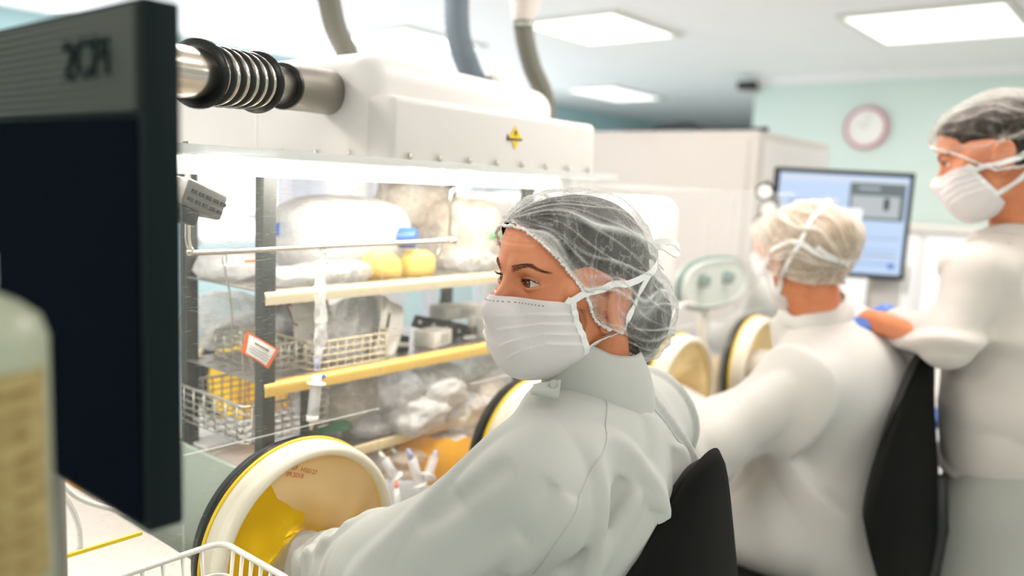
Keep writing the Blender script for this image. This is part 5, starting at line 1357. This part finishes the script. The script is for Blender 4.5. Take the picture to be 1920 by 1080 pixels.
# ------------------------------------------------------------------ inside the near isolator
RK = thing('shelf_rack', 'dark-posted steel rack with two shelves inside the near isolator', 'rack', (-1.27, 1.1, ZW))
SX0, SX1, SY0, SY1 = -1.405, -1.15, .755, 1.46
ZS1, ZS2 = 1.36, 1.205
for x, y, z0, z1, w_ in ((-1.155, .765, ZW, 1.573, .0255), (-1.40, .765, ZW, 1.573, .025), (-1.155, 1.45, ZW, 1.573, .024), (-1.40, 1.45, ZW, 1.573, .024)):
    part('post', B((x-w_/2, y-w_/2, z0), (x+w_/2, y+w_/2, z1), .003), M_steeld, RK, sh=30)
def perf_shelf(z, lipm):
    bm = bmesh.new(); nx, ny = 6, 16; dx, dy = (SX1-SX0)/nx, (SY1-SY0)/ny
    for i in range(nx):
        for j in range(ny):
            x0, y0 = SX0+i*dx, SY0+j*dy; cx, cy = x0+dx/2, y0+dy/2; n = 12; O = []; I = []
            for k in range(n):
                a = 2*PI*(k+.5)/n; c_, s_ = math.cos(a), math.sin(a); q = 1/max(abs(c_), abs(s_)); O.append(bm.verts.new((cx+c_*q*dx/2, cy+s_*q*dy/2, z))); I.append(bm.verts.new((cx+c_*.006, cy+s_*.012, z)))
            for k in range(n): bm.faces.new((O[k], O[(k+1) % n], I[(k+1) % n], I[k]))
    r = bmesh.ops.extrude_face_region(bm, geom=bm.faces[:]); bmesh.ops.translate(bm, vec=(0, 0, -.0025), verts=[g for g in r['geom'] if isinstance(g, bmesh.types.BMVert)])
    s = part('shelf', bm, M_shelf, RK, False)
    bm = bmesh.new(); pr_ = [(SX1-.004, z+.001)]+[(SX1+.002+.010*math.sin(a), z-.009+.010*math.cos(a)) for a in np.linspace(0, PI/2, 6)]+[(SX1+.012, z-.022), (SX1+.0095, z-.022), (SX1+.0095, z-.010), (SX1-.004, z-.002)]
    rows = [[bm.verts.new((x, y, z_)) for x, z_ in pr_] for y in (SY0, SY1)]; n = len(pr_)
    for k in range(n): bm.faces.new((rows[0][k], rows[0][(k+1) % n], rows[1][(k+1) % n], rows[1][k]))
    bm.faces.new(rows[0][::-1]); bm.faces.new(rows[1]); part('front_lip', bm, lipm, s, sh=40)
perf_shelf(ZS1, M_lip1 if 'M_lip1' in globals() else mat('reflected_yellow_lip', (.70, .60, .42), .35, .5)); perf_shelf(ZS2, M_gold)  # top lip is steel; yellow reflected from the gloves put into its colour
# lower shelf
ZS3 = 1.045
part('lower_shelf', B((-1.46, .84, ZS3-.003), (-1.16, 1.47, ZS3), .001, 1), M_shelf, RK, sh=30); part('lower_lip', B((-1.162, .84, ZS3-.018), (-1.155, 1.47, ZS3+.002), .002), mat('pale_lip', (.80, .66, .38), .4, .3), RK)
part('post', B((-1.165, .842, ZW), (-1.140, .866, ZS2-.02), .003), M_steeld, RK, sh=30)

# hanging rail with its bent ends
RL = thing('hanging_rail', 'bent steel rail hanging behind the front pane', 'rail', (-1.12, .9, 1.575))
q0, q1 = np.array(at(372, 474, x=-1.12)), np.array(at(832, 451, x=-1.12)); zr_ = (q0[2]+q1[2])/2
y0r, y1r = float(at(352, 440, x=-1.12)[1]), float(at(843, 420, x=-1.12)[1]); zr0, zr1 = float(q0[2]), float(q1[2])
zl = float(at(349, 418, x=-1.12)[2]); zh = float(at(846, 360, x=-1.12)[2])
part('rail', T(spline([(-1.12, y0r, 1.574), (-1.12, y0r, zl), (-1.12, y0r, zr0+.02), (-1.12, y0r+.006, zr0+.004), (-1.12, y0r+.022, zr0), (-1.12, (y0r+y1r)/2, (zr0+zr1)/2), (-1.12, y1r-.012, zr1), (-1.12, y1r-.002, zr1+.004), (-1.12, y1r, zr1+.014), (-1.12, y1r, (zr1+zh)/2), (-1.12, y1r+.001, zh-.006), (-1.125, y1r+.012, zh+.004), (-1.13, y1r+.03, zh+.003), (-1.13, y1r+.032, 1.574)], 6), .0042, 14), M_chrome, RL)
part('stud', T([(-1.12, y1r-.004, zr1), (-1.10, y1r-.004, zr1)], .0055, 12), M_chrome, RL)
def s_hook(py, zc, label, s=1.):
    t = thing('s_hook', label, 'hook', (-1.12, py, zc), 'hooks on the hanging rail'); P = []
    for a in np.linspace(-2.6, PI/2+.6, 14)[::-1]: P.append((-1.118, py+.0062*math.cos(a), zc+.0005+.0062*math.sin(a)))
    P += [(-1.116, py+.006*s, zc-.010*s), (-1.116, py-.004*s, zc-.020*s)]
    for a in np.linspace(PI*.85, 2.2*PI, 10): P.append((-1.114, py+.001+.007*s*math.cos(a), zc-.026*s+.0065*s*math.sin(a)))
    part('wire', T(P, .0012, 8), M_chrome, t); return t
yh1 = float(at(603, 462, x=-1.12)[1]); zh1 = float(at(603, 464, x=-1.12)[2]); s_hook(yh1, zh1, 'thin S hook on the rail holding the clear pouch')
yh2 = float(at(821, 453, x=-1.12)[1]); zh2 = float(at(821, 453, x=-1.12)[2]); s_hook(yh2, zh2, 'empty S hook at the right end of the rail')
# long hooked rods
for pts, lab in (([(421, 495), (424, 520), (432, 560), (438, 650)], 'long thin rod with an eye hooked below the top shelf'), ([(452, 640), (458, 705), (458, 760), (454, 815)], 'long thin rod hanging under the middle shelf')):
    P = [np.array(at(*p, x=-1.25)) for p in pts]; t = thing('hook_rod', lab, 'rod', tuple(P[-1]), 'rods hanging in the rack'); part('rod', T(spline(P, 5), .0016, 8), M_chrome, t)
    r_ = P[0]+A3(0, 0, .008); part('eye', T([r_+A3(0, .004*math.cos(k*PI/8), .010*math.sin(k*PI/8)) for k in range(16)], .0015, 6, closed=True), M_chrome, t)

# hanging pouch and syringe
def blob_bag(name, label, c, size, seed, m, cat='bag', group=None, rot=(0, 0, 0), crump=.12, pw=.55, n=56, flat=0., root=None, fr=3.2):
    rs = np.random.RandomState(seed); c = np.array(c, float); u = np.linspace(0, 2*PI, n, endpoint=False); v = np.linspace(-PI/2, PI/2, n//2)
    U, Vv = np.meshgrid(u, v, indexing='ij'); sg = lambda x, p: np.sign(x)*np.abs(x)**p
    X = sg(np.cos(Vv), pw)*sg(np.cos(U), pw); Y = sg(np.cos(Vv), pw)*sg(np.sin(U), pw); Z = sg(np.sin(Vv), pw+.2)
    P = np.stack([X, Y, Z], -1).reshape(-1, 3); nz = np.zeros(len(P))
    for o_ in range(4):
        fq = fr*1.9**o_; nz += (1-np.abs(wob(P*1.0, fq, seed*7+o_)))*.55**o_
    P = P*(1+crump*(nz-.6)[:, None]*.5); P = P*np.array(size)/2
    R_ = np.array(Matrix.Rotation(rot[2], 3, 'Z') @ Matrix.Rotation(rot[1], 3, 'Y') @ Matrix.Rotation(rot[0], 3, 'X')); P = P @ R_.T+c
    nv = len(v); F = np.array([(i*nv+j, ((i+1) % n)*nv+j, ((i+1) % n)*nv+j+1, i*nv+j+1) for i in range(n) for j in range(nv-1)])
    if root is not None: return part(name, np_mesh(name, P, F), m, root)
    t = tag(part(name, np_mesh(name, P, F), m, None) if False else obj(name, np_mesh(name, P, F), m), label, cat, group); return t
pc = lambda px, py, x: np.array(at(px, py, x=x))
HPt = thing('hanging_pouch', 'narrow clear pouch with a tube inside, hanging from the S hook', 'pouch', tuple(pc(600, 490, -1.115)))
cen = [(603, 488), (601, 520), (600, 560), (602, 600), (601, 640), (596, 672), (594, 694)]; wd = [8, 15, 15, 17, 17, 9, 8]
def pouch(u, v):
    i = u*(len(cen)-1); k = min(int(i), len(cen)-2); f_ = i-k; cx = cen[k][0]*(1-f_)+cen[k+1][0]*f_; cy = cen[k][1]*(1-f_)+cen[k+1][1]*f_; w_ = (wd[k]*(1-f_)+wd[k+1]*f_)*.00076
    p = pc(cx, cy, -1.112); a = 2*PI*v; return p+A3(.0045*math.cos(a)*(1+.5*math.sin(u*25)), w_*math.sin(a)*(1+.10*math.sin(u*31)), 0)
part('film', sheet(pouch, 60, 25), M_film, HPt)
part('inner_tube', T([pc(602, 520, -1.112), pc(603, 560, -1.112), pc(603, 640, -1.112), pc(597, 668, -1.112)], [.004, .0045, .0045, .003], 12), M_syr, HPt)
part('blue_plug', T([pc(594, 672, -1.112), pc(594, 692, -1.112)], .0042, 12), mat('violet_plug', (.45, .48, .78), .4), HPt)
SY = thing('syringe', 'clear syringe hanging below the pouch, needle down', 'syringe', tuple(pc(592, 710, -1.112)))
s0_, s1_ = pc(595, 703, -1.112), pc(583, 806, -1.112); sv = (s1_-s0_)
def sp_(t_): return s0_+sv*t_
part('hub', T([sp_(0), sp_(.12), sp_(.13), sp_(.16)], [.008, .008, .0125, .0125], 16), M_paper, SY); part('flange', T([sp_(.14), sp_(.17)], .0165, 20), M_paper, SY)
part('barrel', T([sp_(.17), sp_(.74)], .0098, 20, caps=False), M_syr, SY); part('plunger_rod', T([sp_(.17), sp_(.62)], .0038, 8), M_syr, SY); part('stopper', T([sp_(.58), sp_(.66)], .0092, 20), mat('grey_stopper', (.25, .27, .24), .5), SY)
part('nozzle', T([sp_(.74), sp_(.84), sp_(.86), sp_(1.0)], [.0105, .0100, .004, .0025], 16), M_paper, SY)
bm = bmesh.new(); bmesh.ops.create_uvsphere(bm, u_segments=14, v_segments=10, radius=.0042, matrix=Matrix.Translation(Vector(pc(607, 706, -1.105)))); part('blue_tip', bm, M_bluecap, SY)

# orange-bordered tag
TG = thing('label_tag', 'white tag with an orange border tilted against the rack post', 'tag', tuple(pc(487, 656, -1.125)))
corners = [(462, 621), (523, 656), (503, 692), (452, 660)]
def quad(cs, off, m, nm, root, bow=.004, sh=1.0):
    C_ = [pc(*q, -1.125) for q in cs]; ce = sum(C_)/4; C_ = [ce+(q-ce)*sh for q in C_]
    def f(u, v): p = C_[0]*(1-u)*(1-v)+C_[1]*u*(1-v)+C_[2]*u*v+C_[3]*(1-u)*v; return p+A3(off+bow*math.sin(u*PI), 0, 0)
    return part(nm, sheet(f, 12, 8), m, root)
quad(corners, 0, M_orange, 'border', TG); fc = quad(corners, .0009, M_paper, 'face', TG, sh=.84)
for k, (s_, n_, th) in enumerate(((.30, 7, .0022), (.52, 14, .0008), (.64, 14, .0008), (.76, 12, .0008))):
    bm = bmesh.new(); C_ = [pc(*q, -1.125) for q in corners]; f = lambda u, v: C_[0]*(1-u)*(1-v)+C_[1]*u*(1-v)+C_[2]*u*v+C_[3]*(1-u)*v+A3(.0014+.004*math.sin(u*PI), 0, 0)
    a0, a1 = (.28, .74) if k == 0 else (.16, .84)
    for i in range(n_): u0 = a0+(a1-a0)*i/n_; tube(bm, [f(u0, s_), f(u0+(a1-a0)/n_*.62, s_)], th*.5, 5)
    part('print_line', bm, M_dark, fc)

# dark instrument at the top left, half behind the big monitor
GD = thing('clip_meter', 'small dark slotted box clamped to the rail end beside the dark monitor', 'meter', tuple(pc(360, 375, -1.06)))
g0 = pc(362, 376, -1.05)
bm = bmesh.new(); box(bm, (-.030, -.042, -.016), (.030, .030, .020), .004, 2); MG = Matrix.Translation(Vector(g0)) @ Matrix.Rotation(-.35, 4, 'X') @ Matrix.Rotation(.2, 4, 'Z'); bmesh.ops.transform(bm, matrix=MG, verts=bm.verts); part('case', bm, mat('grey_case', (.13, .125, .11), .5), GD, sh=30)
bm = bmesh.new(); box(bm, (-.026, -.038, .0195), (.026, .024, .0215), .001, 1); bmesh.ops.transform(bm, matrix=MG, verts=bm.verts); part('lid', bm, M_cream, GD, False)
for k in range(5):
    bm = bmesh.new(); box(bm, (.0295, -.034+.013*k, -.008), (.0312, -.025+.013*k, -.003)); box(bm, (.0295, -.032+.013*k, .004), (.0312, -.023+.013*k, .009)); bmesh.ops.transform(bm, matrix=MG, verts=bm.verts); part('slot', bm, M_dark, GD, False)
bm = bmesh.new(); box(bm, (-.02, -.042, -.036), (.028, -.004, -.016), .004, 2); bmesh.ops.transform(bm, matrix=MG, verts=bm.verts); part('clamp', bm, M_black, GD, sh=30)
part('stem', T([g0+A3(-.01, .0, .01), g0+A3(-.02, .0, .08), (g0[0]-.02, g0[1], 1.574)], .004, 8), M_steel, GD)

SCB = thing('storage_cabinet', 'pale lilac-grey cabinet with uprights standing behind the near isolator', 'cabinet', (-3.0, 2.6, 0)); M_lil = mat('lilac_grey', (.62, .64, .72), .5)
part('body', B((-3.3, 2.25, 0), (-2.95, 2.75, 1.70), .01), M_lil, SCB, sh=30); part('door', B((-2.95, 2.27, .1), (-2.935, 2.49, 1.66), .004), M_white, SCB); part('door', B((-2.95, 2.51, .1), (-2.935, 2.73, 1.66), .004), M_lil, SCB)
for y in (2.05, 2.95, 3.35): part('upright', B((-3.02, y, 0), (-2.97, y+.05, 1.95), .004), M_lil, SCB)
for z in (1.35, 1.90): part('shelf', B((-3.25, 2.05, z), (-2.97, 3.40, z+.03), .004), M_lil, SCB)
# ---- things on the top shelf
def on(px, py, x, zs, h): p = pc(px, py, x); p[2] = zs+h/2; return p
b1 = thing('clear_jar', 'large milky bag-like container with a blue cap on the top shelf', 'container', tuple(on(630, 420, -1.28, ZS1, .1)))
c_ = pc(640, 448, -1.29); c_[2] = ZS1+.078
part('body', blob_bag('x', '', c_, (.19, .29, .155), 4, M_filmw, crump=.06, pw=.62).data, M_filmw, b1); bpy.data.objects.remove(bpy.data.objects['x']) if 'x' in bpy.data.objects else None
cp_ = pc(765, 446, -1.19)
bm = bmesh.new(); lathe(bm, [(0, .018), (.018, .017), (.0205, .010), (.0205, -.018), (0, -.018)], 28, Matrix.Translation(Vector(cp_)) @ Matrix.Rotation(.6, 4, 'Z')); part('cap', bm, M_bluecap, b1, sh=50)
cp_ = pc(530, 430, -1.30); bm = bmesh.new(); lathe(bm, [(0, .014), (.015, .012), (.016, -.014), (0, -.014)], 24, Matrix.Translation(Vector(cp_)) @ Matrix.Rotation(2.6, 4, 'Z')); part('cap', bm, M_bluecap, b1, sh=50)
bag = lambda label, px, py, x, size, seed, m, **k: blob_bag('plastic_bag', label, pc(px, py, x), size, seed, m, 'bag', 'bags packed in the near isolator', **k)
bag('yellow fluid bag lying left on the top shelf', 715, 498, -1.20, (.05, .095, .055), 6, M_yelb, crump=.08, rot=(-.25, 0, .1))
bag('yellow fluid bag right of the other one on the top shelf', 782, 496, -1.20, (.05, .075, .060), 7, M_yelb, crump=.06)
bag('flat clear bag along the front of the top shelf', 620, 512, -1.20, (.07, .17, .045), 8, M_film, crump=.12)
bag('crumpled tan bag right on the top shelf behind the worker brow', 860, 440, -1.28, (.16, .17, .16), 9, M_filmb, crump=.22)
bag('crumpled tan bag high at the back of the top shelf', 770, 385, -1.36, (.12, .20, .11), 10, M_filmb, crump=.2)
bag('low clear bag beside the worker forehead on the top shelf', 880, 488, -1.21, (.07, .12, .05), 12, M_film, crump=.2)
bag('clear bag left on the top shelf behind the post', 440, 500, -1.33, (.12, .12, .055), 13, M_filmw, crump=.12)
c_ = pc(466, 493, -1.28); tag(obj('orange_clip', B(c_-A3(.01, .014, .006), c_+A3(.01, .014, .006), .003), M_orange), 'small orange clip on the top shelf behind the post', 'clip')
c_ = pc(925, 440, -1.20); tag(obj('green_cap', B(c_-A3(.01, .02, .010), c_+A3(.01, .02, .006), .006, 3), mat('leaf_green', (.12, .42, .14), .5)), 'small green cap beside the worker forehead', 'cap')
# ---- middle shelf
wb = wire_basket('wire_basket', 'steel wire basket with flat packets on the middle shelf', (-1.36, float(pc(592, 690, -1.155)[1]), ZS2+.002), (-1.162, float(pc(738, 665, -1.155)[1]), ZS2+.052), mat('tan_wire', (.75, .66, .48), .3, .6), .0018, (9, 6), .0, rows=4)
def packet(label, pts, x, th, m, mark=None, group='flat packets in the steel basket'):
    """flat sterile packet; pts = its corners on the plane x"""
    t = thing('sterile_packet', label, 'packet', tuple(pc(*pts[2], x)), group); C_ = [pc(*q, x) for q in pts]
    C_ = [q+A3(.0, 0, 0) for q in C_]; rs_ = random.Random(hash(label) % 1000)
    def f(u, v):
        l = v <= .5; e = v*2 if l else (1-v)*2; p = C_[0]*(1-u)*(1-e)+C_[1]*u*(1-e)+C_[2]*u*e+C_[3]*(1-u)*e; b = math.sin(u*PI)**.5*math.sin(e*PI)**.5 if 0 < u < 1 and 0 < e < 1 else 0
        return p+A3((1 if l else -1)*(th*b+.0006)+.006*math.sin(u*7+e*3), .004*math.sin(e*5), 0)+A3(-.05*(1-e), 0, 0)
    part('wrapper', sheet(f, 22, 30), m, t)
    if mark:
        u0, u1, v0, v1, mm = mark; bm = bmesh.new(); g = [f(u, v/2)+A3(.0016, 0, 0) for u, v in ((u0, v0), (u1, v0), (u1, v1), (u0, v1))]; vs = [bm.verts.new(q) for q in g]; fa = bm.faces.new(vs); bmesh.ops.solidify(bm, geom=[fa], thickness=.0006); part('mark', bm, mm, t, False)
    return t
packet('white packet with a red edge at the left end of the basket', [(560, 566), (640, 560), (632, 690), (556, 640)], -1.22, .004, M_cart, (.0, .10, .05, .6, M_red))
packet('cream packet leaning in the middle of the basket', [(690, 545), (735, 565), (690, 690), (610, 690)], -1.20, .005, M_filmw, (.10, .45, .86, .90, M_bluecap))
packet('clear packet leaning in front of the cream one', [(640, 580), (700, 560), (660, 685), (600, 680)], -1.185, .004, M_film)
packet('cream carton at the right end of the basket', [(742, 556), (784, 580), (742, 672), (700, 672)], -1.18, .010, M_cart, (.25, .4, .25, .5, M_dark))
packet('tan packet standing behind the right carton', [(720, 548), (752, 560), (716, 660), (690, 660)], -1.24, .006, M_filmb, (.2, .8, .70, .74, M_bluecap))
packet('white folded packet behind the basket by the post', [(520, 575), (568, 560), (600, 655), (530, 660)], -1.30, .006, M_paper)
def perf_strip(label, pts, x):
    t = thing('perforated_strip', label, 'strip', tuple(pc(*pts[0], x)), 'brown perforated strips'); C_ = [pc(*q, x) for q in pts]
    f = lambda u, v: C_[0]*(1-u)*(1-v)+C_[1]*u*(1-v)+C_[2]*u*v+C_[3]*(1-u)*v
    bm = bmesh.new(); n = 5; vs = [[bm.verts.new(f(i/n, j)) for j in (0, 1)] for i in range(n+1)]; fs = [bm.faces.new((vs[i][0], vs[i+1][0], vs[i+1][1], vs[i][1])) for i in range(n)]; bmesh.ops.solidify(bm, geom=fs, thickness=.006); o_ = part('board', bm, M_rust, t, False)
    for i in range(n):
        p = f((i+.5)/n, .5); bm = bmesh.new(); lathe(bm, [(0, .0012), (.0045, .0012), (.0045, -.001), (0, -.001)], 14, Matrix.Translation(Vector(p)+Vector((.0005, 0, 0)))); part('hole', bm, M_cream, t, False)
perf_strip('brown perforated strip beside the cartons, long upper one', [(778, 590), (895, 612), (893, 645), (770, 612)], -1.24)
perf_strip('brown perforated strip near the worker mask, upper back', [(823, 563), (915, 582), (915, 592), (823, 574)], -1.34)
perf_strip('short brown perforated piece standing by the carton', [(753, 628), (768, 630), (766, 662), (742, 662)], -1.19)
perf_strip('brown perforated block beside the worker mask', [(872, 615), (893, 612), (893, 650), (866, 652)], -1.19)
bx_ = lambda label, px, py, x, size, m, rz=0, nm='carton', cat='box', group='cartons in the near isolator': tag(obj(nm, (lambda bm: (bmesh.ops.transform(bm, matrix=Matrix.Translation(Vector(pc(px, py, x))) @ Matrix.Rotation(rz, 4, 'Z'), verts=bm.verts), bm)[1])(B([-s/2 for s in size], [s/2 for s in size], .003, 2)), m, None, False), label, cat, group)
def carton(label, px, py, x, size, rz, z=None, m=None):
    p = pc(px, py, x); 
    if z is not None: p[2] = z+size[2]/2+.001
    t = thing('carton', label, 'box', tuple(p), 'cartons in the near isolator'); M = Matrix.Translation(Vector(p)) @ Matrix.Rotation(rz, 4, 'Z')
    bm = B([-s/2 for s in size], [s/2 for s in size], .002, 2); bmesh.ops.transform(bm, matrix=M, verts=bm.verts); part('body', bm, m or M_cart, t, sh=30)
    bm = B((size[0]/2-.0004, -size[1]*.12, -size[2]*.30), (size[0]/2+.0006, size[1]*.28, size[2]*.28)); bmesh.ops.transform(bm, matrix=M, verts=bm.verts); part('print_patch', bm, mat('grey_print', (.55, .54, .48), .7), t, False); return t
carton('white carton lying on the middle shelf right of the basket', 812, 640, -1.20, (.05, .075, .034), .25, ZS2)
carton('second white carton further right on the middle shelf', 855, 600, -1.30, (.06, .12, .03), -.1, ZS2+.03)
carton('cream carton beside the worker mask on the middle shelf', 905, 618, -1.20, (.05, .05, .045), .1, ZS2)
# ---- lower level clutter
bag('large crumpled clear bag spread below the middle shelf', 760, 720, -1.22, (.15, .22, .10), 21, M_film, crump=.3, pw=.7)
bag('grey-green crumpled bag under the carton row', 850, 680, -1.24, (.14, .20, .09), 22, M_filmg, crump=.3, pw=.7)
bag('tan crumpled bag behind the hanging syringe', 640, 740, -1.27, (.12, .15, .11), 23, M_filmb, crump=.25)
bag('clear bag low beside the second glove port', 870, 770, -1.18, (.12, .17, .08), 24, M_film, crump=.3, pw=.7)
bag('milky crumpled bag in the middle of the clutter', 780, 775, -1.17, (.10, .13, .07), 25, M_filmw, crump=.35, pw=.7)
bag('clear bag behind the steel basket at the left', 420, 600, -1.45, (.12, .16, .10), 26, M_film, crump=.3, pw=.7)
bag('tan bag near the sleeve of the worker', 900, 830, -1.15, (.09, .12, .07), 27, M_filmb, crump=.3, pw=.7)
bag('clear bag at the bottom of the clutter', 770, 850, -1.20, (.16, .20, .07), 28, M_filmb, crump=.3, pw=.7)
for i, (px, py, x, s, m, lab) in enumerate((
        (690, 800, -1.21, (.08, .10, .05), M_filmw, 'milky bag just right of the green pouch'), (600, 745, -1.33, (.10, .10, .08), M_film, 'clear bag deep behind the syringe barrel'),
        (830, 735, -1.16, (.07, .12, .06), M_filmw, 'milky bag under the amber shelf lip'), (905, 740, -1.19, (.10, .12, .08), M_filmb, 'tan bag under the worker mask'),
        (700, 860, -1.22, (.10, .12, .06), M_film, 'clear bag on the deck right of the nearest port'), (850, 840, -1.13, (.07, .09, .05), M_filmw, 'milky bag on the deck above the sleeve'),
        (545, 520, -1.19, (.05, .10, .035), M_filmw, 'thin milky bag by the post on the top shelf'), (700, 430, -1.37, (.10, .14, .12), M_filmw, 'tall milky bag at the back of the top shelf'),
        (560, 610, -1.34, (.08, .12, .09), M_filmw, 'milky bag behind the basket on the middle shelf'), (925, 500, -1.22, (.06, .07, .05), M_filmb, 'small tan bag right of the worker forehead'))):
    bag(lab, px, py, x, s, 40+i, m, crump=.26, pw=.7)
GP = packet('green pouch lying behind the syringe tip', [(590, 800), (652, 768), (668, 802), (600, 818)], -1.20, .006, M_green, None, 'loose pouches'); del GP['group']
c_ = pc(640, 768, -1.20)
wire_basket('wire_basket', 'silver wire basket at the left under the middle shelf', (-1.42, float(pc(440, 800, -1.19)[1])+.02, 1.09), (-1.19, float(pc(600, 800, -1.19)[1])+.03, 1.155), M_steel, .0018, (9, 6), .0, rows=5)
wire_basket('wire_basket', 'small wire basket on the left of the middle shelf', (-1.39, .80, ZS2+.002), (-1.20, .92, ZS2+.05), M_steel, .0015, (7, 6), .0, rows=4)
bx_('white perforated tray seen beside the left post', 408, 812, -1.42, (.16, .14, .010), M_paper, 0, 'perforated_tray', 'tray', None)
t = thing('white_tray', 'pale tray on the deck at the lower left below the dark monitor', 'tray', (-1.28, .47, .96)); part('tray_body', B((-1.60, .31, .955), (-1.02, .60, .97), .006), M_tan, t, sh=30); part('stand', B((-1.5, .36, ZW), (-1.12, .54, .955), .004), M_cream, t, sh=30)
for i, (pts, lab) in enumerate((([(112, 905), (150, 935), (200, 952), (250, 965)], 'white tube curving under the dark monitor, upper one'), ([(115, 925), (135, 955), (148, 990), (150, 1030)], 'white tube dropping under the dark monitor'))):
    P = [pc(*p, -1.10) for p in pts]; t = thing('flexible_tube', lab, 'tube', tuple(P[0]), 'thin tubes at the lower left'); part('tube', T(spline(P, 6), .0038, 10), M_hood, t)
# racks of syringes in the foreground of the clutter
def syringe(label, px0, py0, px1, py1, x, r, tipm, group='syringes among the clutter'):
    a_, b_ = pc(px0, py0, x), pc(px1, py1, x+.02); v_ = b_-a_; t = thing('syringe', label, 'syringe', tuple(b_), group)
    part('barrel', T([a_+v_*.25, a_+v_*.9], r, 14), M_syr, t); part('cap', T([a_, a_+v_*.25], [r*.35, r*.6], 12), tipm, t); part('flange', T([a_+v_*.88, a_+v_*.92], r*1.7, 16), M_paper, t); part('plunger', T([a_+v_*.9, b_], r*.6, 10), M_paper, t)
M_pale = mat('pale_blue_tip', (.38, .45, .70), .5)
syringe('syringe with a pale blue cap, left of two above the sleeve', 765, 842, 790, 915, -1.12, .010, M_pale); syringe('syringe with a pale blue cap, right of two above the sleeve', 818, 845, 800, 900, -1.11, .010, M_pale)
syringe('syringe with an orange barrel end beside the nearest port', 743, 902, 745, 960, -1.06, .006, M_orange)
syringe('syringe with white cap leaning left in the clutter', 712, 848, 745, 900, -1.14, .009, M_paper)
syringe('syringe with white cap leaning beside it in the clutter', 733, 838, 770, 890, -1.17, .009, M_paper)
# printed code on the gauntlet
